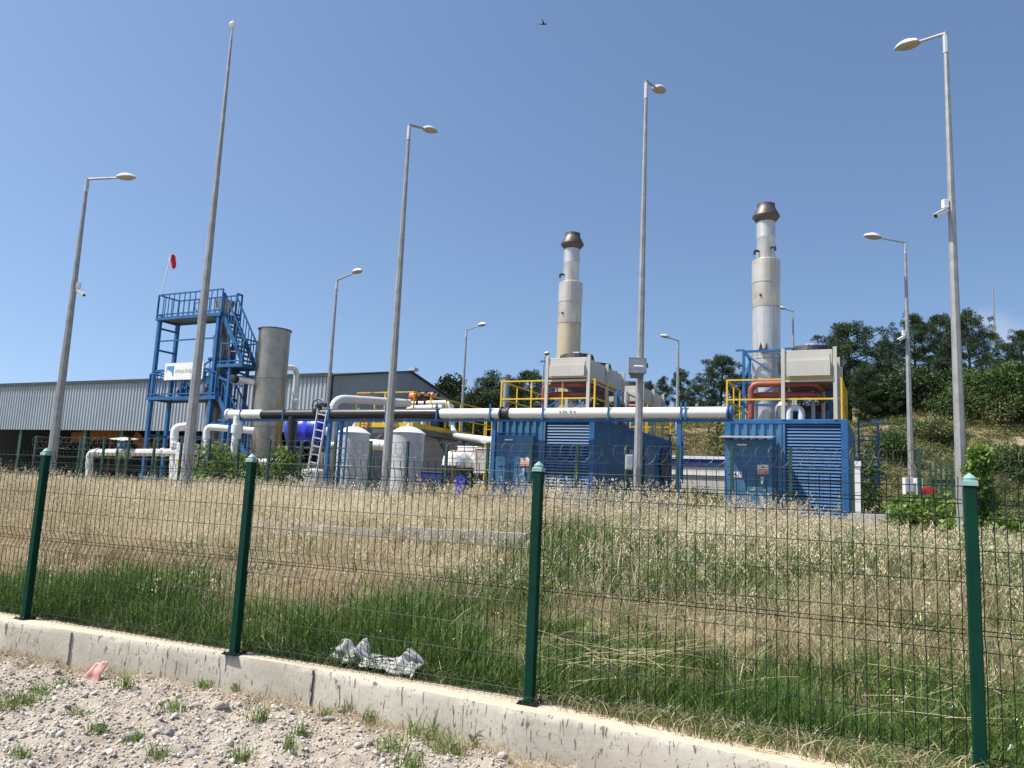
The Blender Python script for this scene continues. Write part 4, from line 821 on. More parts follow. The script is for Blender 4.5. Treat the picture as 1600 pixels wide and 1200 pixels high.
# flag
f0_ = g(aL-.05, BTW+.02, z3+.9); tip = M(268, 396, BTW+.02); fl = thing('red_flag', f0_, 'red flag drooping from a thin tilted white pole on the tower corner', 'flag')
build('flag_pole', MB().tube([f0_, tip], .022, 6), WHITE, fl)
def hang(cols, rows, top, dv, wv, ph=0):
    mb = MB()
    for i in range(cols+1):
        for j in range(rows+1):
            u_ = i/cols; v_ = j/rows; mb.v.append(top+wv*u_*(1-.35*v_)+dv*v_*(1-.15*math.sin(u_*3))+V*.09*math.sin(u_*9+ph+v_*2)+U*.04*math.sin(v_*6+u_*5))
    for i in range(cols):
        for j in range(rows): a = i*(rows+1)+j; mb.f.append((a, a+rows+1, a+rows+2, a+1))
    return mb
o = build('flag_cloth', hang(10, 10, tip-Z*.02, -Z*.72+U*.16, U*.26-Z*.12), FLAGR, fl, smooth=True); sm = o.modifiers.new('t', 'SOLIDIFY'); sm.thickness = .01
cm = MB()
for k in range(12): t0_ = .5+k*.4; cm.bar(tip+U*(.07+.06*math.cos(t0_))-Z*(.3-.07*math.sin(t0_))-V*.11, tip+U*(.07+.06*math.cos(t0_+.4))-Z*(.3-.07*math.sin(t0_+.4))-V*.11, .02, .01)
build('white_emblem', cm, SIGNW, o)
# ------------------------------------------------------------------ left pipework and cabinet
BL = 0.0
r = thing('bypass_pipework', M(200, 720, BL), 'white pipework left of the blue tower, running low above the grass with an upturned elbow', 'pipes')
def Lp(px, py, d=0): return M(px, py, BL+d)
e0 = Lp(139, 760); mb = MB(); mb.tube(bend([e0, Lp(140, 707), Lp(290, 707)], .3, 8), .14, 16); a_ = build('low_run', mb, WPIPE, r, smooth=True)
mb = MB()
for px in (153, 188, 201, 255): q = ab(Lp(px, 707)); mb.lathe(g(q[0], BL, q[2]), [(.145, -.06), (.175, -.05), (.175, .05), (.145, .06)], 16, (V, Z, U), cap=False)
pieces('sleeve', mb, GPIPE, a_, smooth=True)
mb = MB(); mb.tube(bend([Lp(270, 765), Lp(273, 668, .1), Lp(292, 666, .4)], .35, 8), .15, 16); mb.lathe(g(ab(Lp(271, 720))[0], BL, ab(Lp(271, 695))[2]), [(.15, -.1), (.18, -.08), (.18, .08), (.15, .1)], 16); build('upright_elbow', mb, WPIPE, r, smooth=True)
mb = MB(); mb.lathe(Lp(193, 708)-U*.1, [(.1, -.2), (.19, -.2), (.19, -.12), (.12, -.1), (.12, .3), (.21, .3), (.21, .42), (.1, .42)], 16, (V, Z, U)); build('flow_meter', mb, CREAM, r, smooth=True)
mb = MB(); mb.tube([Lp(295, 667, .45), Lp(300, 666, .5)], .13, 12); mb.tube([Lp(295, 660, .4), Lp(295, 690, .4)], .02, 6); build('brass_valve', mb, YTAG, r)
c = Lp(193, 688, -.2); ih = thing('instrument_shade', c, 'small white sunshade roof over blue meter boxes on the left pipe run', 'instrument')
build('shade_roof', MB().poly([c+U*x+V*y+Z*z for x, y, z in ((-.42, -.3, 0.02), (.42, -.3, -.04), (.42, .35, .06), (-.42, .35, .12))], Z*.03), WHITE, ih)
mb = MB(); 
for x in (-.3, .3): mb.bar(c+U*x+Z*.03, c+U*x-Z*.9, .05)
pieces('shade_post', mb, GREENF, ih); mb = MB(); mb.box(c-U*.1-Z*.2, (.22, .18, .26), (U, V, Z)); mb.box(c+U*.16-Z*.17, (.16, .18, .2), (U, V, Z)); build('meter_box', mb, BLUE, ih)
build('meter_dial', MB().lathe(c-U*.1-V*.1-Z*.18, [(.07, 0), (.07, .02)], 14, (U, Z, -V)), WHITE, ih)
c = Lp(291, 722, -.3); cb = thing('electrical_cabinet', c-Z*.5, 'white electrical cabinet with a yellow warning tag behind the shrubs', 'cabinet')
build('cabinet_body', MB().box(c, (.75, .4, 1.35), (U, V, Z)), WHITE, cb, bevel=.015); build('yellow_tag', MB().box(c+U*-.2-V*.205-Z*.02, (.1, .01, .2), (U, V, Z)), YTAG, cb)
mb = MB(); mb.box(c-V*.205+Z*.28+U*.08, (.5, .008, .05), (U, V, Z)); build('blue_print', mb, LOGOB, cb); mb = MB(); mb.box(c-V*.21-Z*.05+U*.36, (.03, .02, .18), (U, V, Z)); build('handle', mb, DARK, cb)
# white pipe behind the mast going right
mb = MB(); mb.tube(bend([M(323, 720, 1.2), M(323, 667, 1.2), M(398, 673, 1.8)], .25, 7), .13, 14); tag(build('crossover_pipe', mb, WPIPE, loc=M(340, 670, 1.2), smooth=True), 'white pipe leaving the mast at mid height toward the stainless cylinder', 'pipe')
mb = MB(); mb.tube([M(398, 721, 1.), M(450, 721, 1.)], .1, 12); tag(build('crossover_pipe', mb, WPIPE, loc=M(420, 721, 1.), smooth=True), 'low white pipe between the shrubs right of the near fence post', 'pipe')
mb = MB().lathe(ab(M(495, 735, .5)) and g(ab(M(492, 735, .5))[0], .5, 0), [(.48, 1.0), (.48, 1.75), (.44, 1.82), (.1, 1.88)], 24); tag(build('cream_drum', mb, CREAM, loc=g(ab(M(492, 735, .5))[0], .5, 1), smooth=True), 'squat cream drum at the foot of the aluminium ladder', 'drum')
mb = MB(); mb.gbox(ab(M(330, 700, 2.5))[0], ab(M(520, 700, 2.5))[0], 2.4, 2.7, .9, 2.0); mb.gbox(ab(M(330, 700, 2.5))[0], ab(M(520, 700, 2.5))[0], 2.3, 2.8, 2.0, 2.12)
tag(build('concrete_plinth', mb, CONCP, loc=M(430, 730, 2.5)), 'long low concrete plinth under the steel cylinder and blue barrel tank', 'plinth')
c = M(436, 726, -.2); mb = MB(); mb.tube([c+U*.17*math.cos(t)+Z*.17*math.sin(t) for t in np.linspace(0, 2*math.pi, 21)[:-1]], .022, 6, closed=True)
for k in range(3): mb.tube([c, c+U*.17*math.cos(k*2.1)+Z*.17*math.sin(k*2.1)], .016, 5)
mb.tube([c, c+V*.5], .03, 6); tag(build('red_handwheel', mb, REDP, loc=c), 'dull red handwheel low down right of the second near fence post', 'handwheel')
mb = MB(); mb.tube([M(560, 693, 3.5), M(618, 697, 3.5)], .2, 14); tag(build('manifold_pipe', mb, WPIPE, loc=M(590, 695, 3.5), smooth=True), 'white pipe seen between the two domed tanks', 'pipe')
mb = MB(); mb.tube([M(515, 698, 3.), M(530, 694, 3.)], .15, 14); tag(build('manifold_pipe', mb, WPIPE, loc=M(520, 695, 3.), smooth=True), 'short white pipe end between the barrel tank and the left domed tank', 'pipe')
# clutter right of the domed tanks
def lump(c, w, m, nm, lab, cat, grp=None, sx=1, sz=.8):
    mb = MB(); n = 10; k0 = 7; random.seed(int(c[0]*100))
    for i in range(k0+1):
        ph = math.pi*i/k0*.5
        for j in range(n): t = 2*math.pi*j/n; rr = w*math.cos(ph)**.6*(1+.15*random.random()) if i < k0 else .01; mb.v.append(np.asarray(c)+np.array([math.cos(t)*rr*sx, math.sin(t)*rr*.8, w*sz*1.3*math.sin(ph)]))
    for i in range(k0):
        for j in range(n): mb.f.append((i*n+j, i*n+(j+1) % n, (i+1)*n+(j+1) % n, (i+1)*n+j))
    return tag(build(nm, mb, m, loc=c, smooth=True), lab, cat, grp)
def cub(px, py, b, w, h, d, m, nm, lab, cat, grp=None, extra=None):
    c = M(px, py, b); mb = MB().box(c, (w, d, h), (U, V, Z)); mb.box(c+Z*(h/2+.02), (w+.04, d+.04, .04), (U, V, Z)); mb.box(c-Z*(h/2-.03)-V*.0, (w+.03, d+.03, .06), (U, V, Z)); return tag(build(nm, mb, m, loc=c-Z*h/2, bevel=.02), lab, cat, grp)
lump(M(714, 728, 2.), .5, SIGNW, 'tarpaulin_heap', 'white tarpaulin heap left of the leaning grey strut', 'tarpaulin')
cub(738, 716, 2.6, .75, .7, .8, SIGNW, 'white_crate', 'white crate standing on the tarpaulin heap', 'crate')
mb = MB().lathe(g(ab(M(722, 750, .6))[0], .6, 0), [(.2, .95), (.205, 1.2), (.2, 1.22), (.2, 1.75), (.18, 1.8)], 18); tag(build('blue_drum', mb, BTANK, loc=M(722, 770, .6), smooth=True), 'deep blue plastic drum left of the left container', 'drum')
cub(680, 748, .4, .8, .35, .5, NAVY, 'blue_crate', 'dark blue crate in the weeds right of the right domed tank', 'crate')
cub(762, 722, 2.2, .7, .8, .6, CREAM, 'cream_box', 'cream box with orange flash against the left container edge', 'box')
mb = MB()
for px in (707, 745, 762): mb.tube([M(px, 705, 1.5), M(px, 770, 1.5)], .02, 5)
mb.tube([M(704, 705, 1.5), M(765, 706, 1.5)], .02, 5); tag(build('pipe_rail', mb, HOSE, loc=M(735, 760, 1.5)), 'thin rusty handrail before the white crates', 'rail')
# ------------------------------------------------------------------ between and right of containers
b = 14; P = M(1060, 712, b); Q = M(1136, 716, b); qa, qb = ab(P), ab(Q)
r = thing('site_cabin', g((qa[0]+qb[0])/2, b, 1), 'long low white cabin with a deep blue band between the two containers', 'cabin')
zt_ = qa[2]; build('cabin_wall', MB().gbox(qa[0]-3, qb[0]+2.5, b+.05, b+3, .9, zt_-.46), CREAM, r); build('blue_band', MB().gbox(qa[0]-3, qb[0]+2.5, b, b+3, zt_-.46, zt_-.13), NAVY, r)
mb = MB(); mb.gbox(qa[0]-3, qb[0]+2.5, b-.05, b+3, zt_-.13, zt_); mb.gbox(qa[0]-3, qb[0]+2.5, b-.03, b+.04, zt_-.85, zt_-.75); build('white_coping', mb, WHITE, r)
q = ab(M(1339, 722, -.3)); mb = MB().gbox(q[0]-.07, q[0]+.07, -.37, -.23, .8, q[2]-.08); mb.gbox(q[0]-.09, q[0]+.09, -.39, -.21, q[2]-.1, q[2]+.02); tag(build('white_post', mb, WHITE, loc=g(q[0], -.3, .9)), 'square white post right of the right container', 'post')
c = M(1372, 822, -3.2); mb = MB(); mb.box(c, (1.0, .8, .5), (U, V, Z)); tag(build('concrete_block', mb, CONCP, loc=c, bevel=.02), 'pale concrete block in the grass right of the right container', 'block')
c = M(1412, 818, -3.0); mb = MB(); mb.box(c, (.75, .5, .3), (U, V, Z)); tag(build('red_trough', mb, BRICK, loc=c, bevel=.02), 'dark red box half hidden by vine leaves beside the concrete block', 'box')
c = atY(1419, 760, 24.2); cb = thing('meter_cabinet', c-Z*.4, 'two small white cabinets strapped to the lamp post at the right', 'cabinet')
for dx, w in ((-.1, .26), (.22, .2)): build('cabinet_box', MB().box(c+np.array([dx, -.18, 0]), (w, .18, .52)), WHITE, cb, bevel=.01)
c = atY(1450, 771, 22.5); hr = thing('hose_reel', c-Z*.3, 'round red hose reel near the foot of the lamp post', 'hose reel')
mb = MB(); mb.lathe(c, [(.05, -.09), (.2, -.08), (.2, -.05), (.12, -.04), (.12, .04), (.2, .05), (.2, .08), (.05, .09)], 18, (np.array([1., 0, 0]), Z, np.array([0, -1., 0]))); build('reel', mb, REDV, hr, smooth=True)
build('bracket', MB().box(c-Z*.28, (.22, .1, .25)).bar(c, c-Z*1.0, .06), BLUE, hr)
# green slat gate far right
b = 9; gt = thing('slatted_gate', M(1478, 745, b), 'green slatted metal gate seen right of the hose reel', 'gate'); mb = MB(); a0, a1 = ab(M(1452, 740, b))[0], ab(M(1504, 740, b))[0]; z0, z1_ = 1.0, ab(M(1480, 722, b))[2]
k = a0
while k < a1: mb.gbox(k, k+.07, b, b+.05, z0, z1_-.1*(a1-k)*.3); k += .16
build('slats', mb, GREENF, gt); build('gate_frame', MB().gbox(a0-.05, a1+.05, b+.05, b+.1, z0+.5, z0+.6).gbox(a0-.05, a1+.05, b+.05, b+.1, z1_-.7, z1_-.6), GREENF, gt)
# ------------------------------------------------------------------ inner fence with razor coil
BF = -2.5; r = thing('inner_fence', g(-4, BF, .9), 'far green mesh fence with barbed coils on its posts around the machinery', 'fence')
apx = [-21.6+1.29*k for k in range(0, 27)]
a_ref = ab(M(1235, 700, BF))[0]; apx = [a_ref-1.275*k for k in range(-5, 22)]; zf = 2.50
for a in apx:
    mb = MB(); zb = gz(g(a, BF, 0))-.1; mb.bar(g(a, BF, zb), g(a, BF, zf+.16), .07, .07); build('fence_post', mb, GREENF, r)
mb = MB(); A0, A1 = min(apx), max(apx)
for z in (zf+.13, zf-.05, zf-.3): mb.tube([g(a, BF-.03, z-.02*((i % 2))) for i, a in enumerate(np.arange(A0, A1, .6375))], .004, 4, caps=False)
build('barbed_strand', mb, DARK, r)
mb = MB(); n = int((A1-A0)/.28*14); pts = [g(A0+(A1-A0)*i/n, BF-.02+.12*math.cos(i*2*math.pi/14), zf-.08+(.225+.015*math.sin(i*.13))*math.sin(i*2*math.pi/14))+U*.15*math.cos(i*2*math.pi/14) for i in range(n)]
mb.tube(pts, .006, 4, caps=False); build('razor_coil', mb, GREYS, r)
mb = MB()
for a in np.arange(A0, A1, .15): mb.tube([g(a, BF, .8), g(a, BF, zf-.38)], .0035, 3, caps=False)
for z in np.arange(.9, zf-.35, .2): mb.tube([g(A0, BF, z), g(A1, BF, z)], .0045, 3, caps=False)
build('wire_panel', mb, GREENF, r)
# kerb strip
A, B = hit(405, 829, .12), hit(822, 843, .12); n = 14; mb = MB()
for k in range(n):
    p = A+(B-A)*k/n; q = A+(B-A)*(k+.97)/n; p[2] = gz(p)+.11+.02*random.random(); q[2] = gz(q)+.11+.02*random.random(); mb.bar(p, q, .13, .16)
tag(build('concrete_kerb', mb, CONCP, loc=A), 'broken line of concrete kerb lying in the dry grass', 'kerb')
# ------------------------------------------------------------------ shed
BW = 15.0; C0 = ab(M(518, 586, BW)); aw1 = C0[0]; zE = C0[2]; Fb = ab(M(235, 673, BW))[2]; aw0 = aw1-60; dep = 0
e2 = None
for t in np.arange(2, 40, .1):       # depth where the far eave falls at the photographed column
    q = g(aw1, BW+t, zE)-CAM
    if 800+F_PX*q.dot(rt)/q.dot(fw) > 722: dep = t; break
apexz = None
sh = thing('industrial_shed', g(aw1-20, BW+dep/2, 1), 'long grey ribbed metal shed with an open dark lower side behind the tower', 'shed')
qm = MU(640, 581, aw1); bm = ab(qm)[1]; zA = qm[2]
mb = MB().rib(g(aw0, BW, Fb), g(aw1, BW, Fb), zE-Fb, -V, .3, .06, wf=.6); mb.gbox(aw0, aw1, BW+.01, BW+.04, Fb, zE-.02); build('front_cladding', mb, CLAD, sh)
build('eave_trim', MB().gbox(aw0-.1, aw1+.12, BW-.16, BW-.04, zE-.05, zE+.12), TRIM, sh)
hf = lambda t: (zE+(zA-zE)*min(1, t*dep/(bm-BW)) if t*dep < bm-BW else zE+(zA-zE)*max(0, (dep-t*dep)/(dep-(bm-BW))))-.9
mb = MB().rib(g(aw1, BW, .9), g(aw1, BW+dep, .9), hf, U, .3, .05, wf=.6); gf_ = build('gable_cladding', mb, CLADG, sh)
build('corner_trim', MB().gbox(aw1-.12, aw1+.1, BW-.12, BW+.12, Fb-2, zE), TRIM, sh)
mb = MB(); 
for (b0_, z0_), (b1_, z1__) in (((BW-.2, zE), (bm, zA+.08)), ((bm, zA+.08), (BW+dep+.2, zE))):
    mb.poly([g(aw0, b0_, z0_), g(aw1+.2, b0_, z0_), g(aw1+.2, b1_, z1__), g(aw0, b1_, z1__)], -Z*.1)
build('roof', mb, TRIM, sh)
mb = MB().gbox(aw0, aw1, BW+dep-.1, BW+dep, .9, zE-.2); build('back_wall', mb, SHADEIN, sh)
for px in (27, 80, 128, 185, 242, 300): a = ab(M(px, 700, BW))[0]; build('column', MB().gbox(a-.16, a+.16, BW+.1, BW+.4, .9, Fb+.02), GREENF, sh)
c = MU(642, 581, aw1); fo = build('gable_floodlight', MB().box(g(aw1+.3, bm, zA+.15), (.5, .5, .2), (U, V, Z)).bar(g(aw1, bm, zA-.1), g(aw1+.3, bm, zA+.1), .06), GALVL, sh)
cv = thing('orange_conveyor', M(170, 700, BW+5), 'rusty orange conveyor machine in the darkness of the open shed', 'conveyor')
mb = MB(); p = M(120, 684, BW+4); q = M(205, 678, BW+4); mb.bar(p, q, 1., .75); mb.bar(M(214, 680, BW+3), M(238, 706, BW+3), .5, .8); build('hopper', mb, RUSTO, cv)
mb = MB(); 
for px in (140, 175, 200): P = M(px, 685, BW+4); mb.bar(np.array([P[0], P[1], 1.]), P, .2)
pieces('leg', mb, RUSTO, cv)
# ------------------------------------------------------------------ trees
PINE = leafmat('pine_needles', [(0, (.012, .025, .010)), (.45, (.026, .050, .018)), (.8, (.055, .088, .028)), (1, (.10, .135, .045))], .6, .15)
BROAD = leafmat('broad_leaves', [(0, (.06, .11, .02)), (.5, (.12, .20, .04)), (1, (.26, .36, .09))], .5, .3)
SCRUB = leafmat('scrub_leaves', [(0, (.06, .09, .028)), (.45, (.115, .145, .05)), (.75, (.19, .19, .08)), (1, (.29, .22, .13))], .7, .2)
MIXED = leafmat('bush_leaves', [(0, (.028, .055, .015)), (.5, (.058, .105, .028)), (1, (.12, .175, .045))], .6, .25)
def leafquads(cen, n, rad, lw, ll, flat=.7, tint=None, up_bias=.3, rg=rng):
    """n leaf quads around each centre; returns verts, faces, tints"""
    k = len(cen); C = np.repeat(cen, n, 0); R_ = np.repeat(rad, n)[:, None]
    d = rg.normal(size=(k*n, 3)); d /= np.linalg.norm(d, axis=1)[:, None]; rr = rg.random((k*n, 1))**.45
    off = d*rr*R_; off[:, 2] *= flat; P = C+off
    a = d*.8+rg.normal(size=(k*n, 3))*.6; a[:, 2] += up_bias; a /= np.linalg.norm(a, axis=1)[:, None]
    b = np.cross(a, rg.normal(size=(k*n, 3))); b /= np.linalg.norm(b, axis=1)[:, None]
    s = (.6+.8*rg.random((k*n, 1))); A = a*ll*s; B = b*lw*s
    v = np.stack([P, P+A*.45+B, P+A, P+A*.45-B], 1).reshape(-1, 3); f = np.arange(len(v)).reshape(-1, 4)
    t = np.repeat(tint if tint is not None else rg.random(k), n)+rg.normal(size=k*n)*.12
    return v, f, np.repeat(np.clip(t, 0, 1), 4)
def pine_mesh(seed, H=9., W_=3.4, lower=.18):
    rg = np.random.default_rng(seed); cen = []; rad = []; limbs = MB(); lean = rg.normal(size=2)*.25
    limbs.tube([np.array([0, 0, -.5]), np.array([lean[0]*.3, lean[1]*.3, H*.35]), np.array([lean[0], lean[1], H*.7]), np.array([lean[0]*1.3, lean[1]*1.3, H*.95])], [.2, .16, .1, .03], 8)
    nl = 30
    for i in range(nl):
        t = lower+(1-lower)*(i+rg.random())/nl; z = H*t; prof = math.sin(math.pi*min(1, (t-lower*.3)/(1-lower*.3))**.75)**.55; L_ = W_*prof*(.55+.6*rg.random())*(.9 if t < .9 else .6)
        th = i*2.4+rg.random()*.8; dx, dy = math.cos(th), math.sin(th); tip = np.array([lean[0]*t+dx*L_, lean[1]*t+dy*L_, z+L_*.28])
        st_ = np.array([lean[0]*t, lean[1]*t, z-.2]); limbs.tube([st_, (st_+tip)/2+Z*.05, tip], [.06, .04, .015], 5, caps=False)
        m_ = int(3+L_*2.2)
        for j in range(m_):
            u_ = .35+.65*(j+.5)/m_; c = st_+(tip-st_)*u_+rg.normal(size=3)*np.array([.28, .28, .18]); cen.append(c); rad.append((.34+.3*rg.random())*(1.15-.3*u_))
    for j in range(6): cen.append(np.array([lean[0]*1.2, lean[1]*1.2, H*.95])+rg.normal(size=3)*.35); rad.append(.4)
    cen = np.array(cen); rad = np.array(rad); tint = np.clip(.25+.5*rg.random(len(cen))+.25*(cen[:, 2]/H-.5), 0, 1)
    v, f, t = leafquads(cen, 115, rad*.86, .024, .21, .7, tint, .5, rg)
    return v, f, t, limbs
PV = []
for sd_, w_, lo in ((1, 3.3, .16), (2, 2.8, .12), (3, 3.8, .22), (4, 2.4, .08), (5, 3.2, .05)):
    v, f, t, limbs = pine_mesh(sd_, 9., w_, lo); root = bpy.data.objects.new('pine_tree', None); COL.objects.link(root)
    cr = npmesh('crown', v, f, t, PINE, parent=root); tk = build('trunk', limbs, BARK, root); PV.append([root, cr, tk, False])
def place_tree(var, p, H, wscale, rot, label, grp, name='pine_tree', cat='tree'):
    proto = PV[var]
    if not proto[3]: proto[3] = True; root = proto[0]
    else:
        root = proto[0].copy(); COL.objects.link(root)
        for ch in proto[1:3]: c = ch.copy(); COL.objects.link(c); c.parent = root
    k = H/9.; root.location = p; root.scale = (k*wscale, k*wscale, k); root.rotation_euler = (0, 0, rot); tag(root, label, cat, grp); return root
GT = 'pines on the slope behind the plant'
tr = [  # px, top py, distance, width scale, variant, base z override, label
 (1325, 503, 54, 1.25, 0, None, 'big dark pine rising right behind the right radiator'),
 (1290, 540, 50, 1.1, 4, None, 'dark pine right behind the right chimney legs'),
 (1384, 528, 58, .8, 1, None, 'pine just left of the lamp post that stands before the pines'),
 (1428, 496, 56, .85, 2, None, 'tall open crowned pine right of that lamp post'),
 (1470, 490, 58, .8, 0, None, 'tall pine left of the rightmost near lamp post'),
 (1514, 485, 55, .85, 2, None, 'tall pine with one long limb reaching right of the rightmost near lamp post'),
 (1402, 588, 47, 1.0, 4, None, 'low dense pine filling the gap below the tall pines'),
 (1476, 592, 48, 1.0, 4, None, 'low dense pine right of centre below the tall open pine'),
 (1350, 570, 48, 1.1, 1, None, 'low dense pine behind the yellow rail end of the right container'),
 (1225, 570, 52, 1.1, 4, None, 'dark pine showing between the chimney frame and the radiator'),
 (1125, 556, 50, 1.2, 0, None, 'rounded dark pine left of the right chimney'),
 (1165, 585, 50, 1.1, 4, None, 'pine at the left foot of the right chimney'),
 (1085, 600, 52, 1.0, 1, None, 'pine left of the rounded dark pine'),
 (1062, 578, 62, .8, 3, None, 'narrow tipped pine behind the distant lamp post'),
 (1036, 590, 62, .75, 3, None, 'narrow tipped pine right of the square floodlight'),
 (1015, 597, 60, .8, 3, None, 'narrow pine just behind the square floodlight'),
 (985, 600, 58, .95, 1, None, 'pine hidden mostly by the square floodlight'),
 (955, 590, 60, .9, 2, None, 'pine behind the rear cream radiator'),
 (925, 596, 58, 1.0, 0, None, 'pine behind the front cream radiator'),
 (830, 578, 52, .95, 0, None, 'pine left of the far lamp near the front radiator'),
 (868, 600, 54, 1.0, 4, None, 'pine behind the left container railing'),
 (771, 586, 50, 1.05, 1, None, 'ragged pine left of the thin grey vent pipe'),
 (797, 600, 54, 1.0, 2, None, 'pine behind the thin grey vent pipe'),
 (742, 612, 50, 1.1, 4, None, 'low dark pine behind the yellow ladder'),
 (722, 622, 56, 1.0, 1, None, 'pine at the end of the shed gable'),
 (1597, 520, 46, 1.2, 2, None, 'pine cut by the right edge of the picture'),
]
for i, (px, py, d, ws, var, bz, lab) in enumerate(tr):
    T = atY(px, py, d); zb = gz(T)-.3; place_tree(var, (T[0], T[1], zb), (T[2]-zb)/1.0, ws, i*1.7, lab, GT)
# broadleaf shapes
def broad_mesh(seed, H, W_, n=55, q=110, lw=.07, ll=.17, stems=5, r0=.45, r1=.3, low=.15):
    rg = np.random.default_rng(seed); cen = []; rad = []; limbs = MB()
    for i in range(n):
        t = low+(1-low)*rg.random(); th = rg.random()*6.28; R_ = W_*math.sin(math.pi*(.12+.8*t))**.6*rg.random()**.5
        cen.append((R_*math.cos(th), R_*math.sin(th), H*t)); rad.append((r0+r1*rg.random())*min(1, W_))
    cen = np.array(cen)
    for i in range(stems):
        c = cen[rg.integers(len(cen))]; limbs.tube([np.zeros(3), np.array(c)*np.array([.3, .3, .5]), np.array(c)], [.05*W_, .035*W_, .012], 5, caps=False)
    for c in cen[::3]: limbs.tube([np.array([c[0]*.3, c[1]*.3, c[2]*.5]), c], [.02*W_, .006], 4, caps=False)
    v, f, t = leafquads(cen, q, np.array(rad), lw, ll, .75, np.clip(.2+.6*rg.random(n)+.2*(cen[:, 2]/H-.5), 0, 1), .1, rg)
    return v, f, t, limbs
def bush(name, p, H, W_, label, cat, m=None, grp=None, seed=1, **kw):
    v, f, t, limbs = broad_mesh(seed, H, W_, **kw); root = thing(name, p, label, cat, grp); npmesh('foliage', v, f, t, m or BROAD, parent=root)
    o = build('stems', MB(), BARK, root) if False else None
    me = bpy.data.meshes.new('stem'); me.from_pydata([tuple(x) for x in limbs.v], [], limbs.f); me.materials.append(BARK); o = bpy.data.objects.new('stem', me); COL.objects.link(o); o.parent = root; return root
def onG(P, dz=-.05): return (P[0], P[1], gz(P)+dz)
bush('shrub', onG(M(340, 720, -1.6)), 1.45, .95, 'leafy green shrub in front of the mast foot and white cabinet', 'shrub', seed=3, n=46, q=44, lw=.045, ll=.11, r0=.22, r1=.2, grp='fig-like shrubs by the inner fence')
bush('shrub', onG(M(372, 730, -1.7)), 1.15, 1.0, 'low leafy shrub left of the second near fence post', 'shrub', seed=4, n=44, q=44, lw=.045, ll=.11, r0=.22, r1=.18, grp='fig-like shrubs by the inner fence')
bush('shrub', onG(M(444, 720, -1.3)), 1.5, .75, 'leafy shrub right of the second near fence post below the black drop pipe', 'shrub', seed=5, n=36, q=44, lw=.045, ll=.11, r0=.2, r1=.18, grp='fig-like shrubs by the inner fence')
bush('vine', onG(atY(1533, 790, 13.2)), 1.7, .20, 'leafy vine heaped over the fence post right of the rightmost lamp post', 'vine', seed=6, n=60, q=44, lw=.03, ll=.07, r0=.5, r1=.35)
bush('vine', onG(atY(1572, 800, 12.6)), .45, .3, 'trailing vine at the right edge beside the vine heap', 'vine', seed=16, n=34, q=44, lw=.03, ll=.07, r0=.5, r1=.3)
bush('shrub', onG(atY(1455, 820, 15)), .75, .85, 'low bright leaved shrub beside the dark red box', 'shrub', seed=7, n=40, q=60, lw=.045, ll=.1, r0=.18, r1=.15)
bush('shrub', onG(atY(1500, 810, 14.6)), .6, .7, 'pale green weed clump at the foot of the rightmost lamp post', 'shrub', seed=8, n=30, q=60, lw=.04, ll=.09, r0=.18, r1=.15)
bush('shrub', onG(atY(1347, 690, 31)), 2.6, .8, 'green bush behind the ladder of the right container', 'shrub', MIXED, seed=9, n=36, q=80, lw=.04, ll=.12, r0=.4, r1=.2)
T = atY(705, 597, 60); bush('small_tree', (T[0], T[1], .8), T[2]-.8, 1.9, 'small round leafy tree above the shed gable slope', 'tree', PINE, seed=10, n=75, q=120, lw=.09, ll=.25, r0=.5, r1=.5, low=.3)
T = atY(1588, 580, 42); bush('small_tree', onG(T), T[2]-gz(T), 1.35, 'bushy green tree on the hilltop at the right edge', 'tree', MIXED, seed=11, n=120, q=120, lw=.06, ll=.2, r0=.7, r1=.5)
T = atY(1530, 640, 44); bush('shrub', onG(T), 2.0, 1.5, 'spreading green bush left of the hilltop house', 'shrub', MIXED, seed=12, n=60, q=110, lw=.05, ll=.15, r0=.5, r1=.3)
for i, (px, d, H_, W_, lb) in enumerate(((1440, 47, 2.6, 2.0, 'dark bush under the tall open pine'), (1500, 46, 1.7, 1.3, 'bush under the pine right of the rightmost lamp post'), (1395, 49, 2.2, 2.0, 'dark bush under the pine beside the slender lamp post'))):
    T = atY(px, 650, d); bush('shrub', onG(T), H_, W_, lb, 'shrub', PINE if i < 3 else MIXED, seed=40+i, n=70, q=110, lw=.05, ll=.16, r0=.5, r1=.35)
T = atY(1180, 700, 38); bush('shrub', onG(T), 3., 2.0, 'green bush on the slope behind the right container', 'shrub', SCRUB, seed=13, n=70, q=100)
hb = thing('hilltop_house', (atY(1556, 605, 62)[0], 62, gz(atY(1556, 605, 62))), 'small white house half hidden by bushes on the hilltop', 'house')
P = atY(1568, 606, 62); build('wall', MB().box(P-Z*.8, (3.6, 3., 3.2)), HOUSEW, hb); build('roof', MB().box(P+Z*.87, (4., 3.4, .14)), CREAM, hb); build('window', MB().box(P-Z*.2+np.array([-.5, -1.51, 0]), (.9, .04, .8)), DARK, hb)
for i, (px, py, d, H_, W_, lb) in enumerate(((1500, 668, 43, 1.6, 1.3, 'light green bush high on the slope right of the rightmost lamp post'), (1562, 640, 42, 1.7, 1.4, 'green bush left of the hilltop tree foot'), (1592, 655, 37, 1.5, 1.0, 'green bush cut by the right edge halfway up the slope'), (1458, 690, 41, 1.2, 1.1, 'olive bush on the slope left of the rightmost lamp post'), (1396, 700, 39, 1.2, .9, 'olive bush on the slope left of the lamp post before the pines'), (1478, 655, 46, 1.5, 1.2, 'dark olive bush below the tall pines'), (1545, 690, 38, 1.0, .9, 'small olive bush above the sandy patch'))):
    T = atY(px, py, d); bush('shrub', onG(T), H_, W_, lb, 'shrub', (MIXED, SCRUB)[i % 2], seed=60+i, n=44, q=80, lw=.04, ll=.13, r0=.35, r1=.3, grp='bushes scattered on the slope')
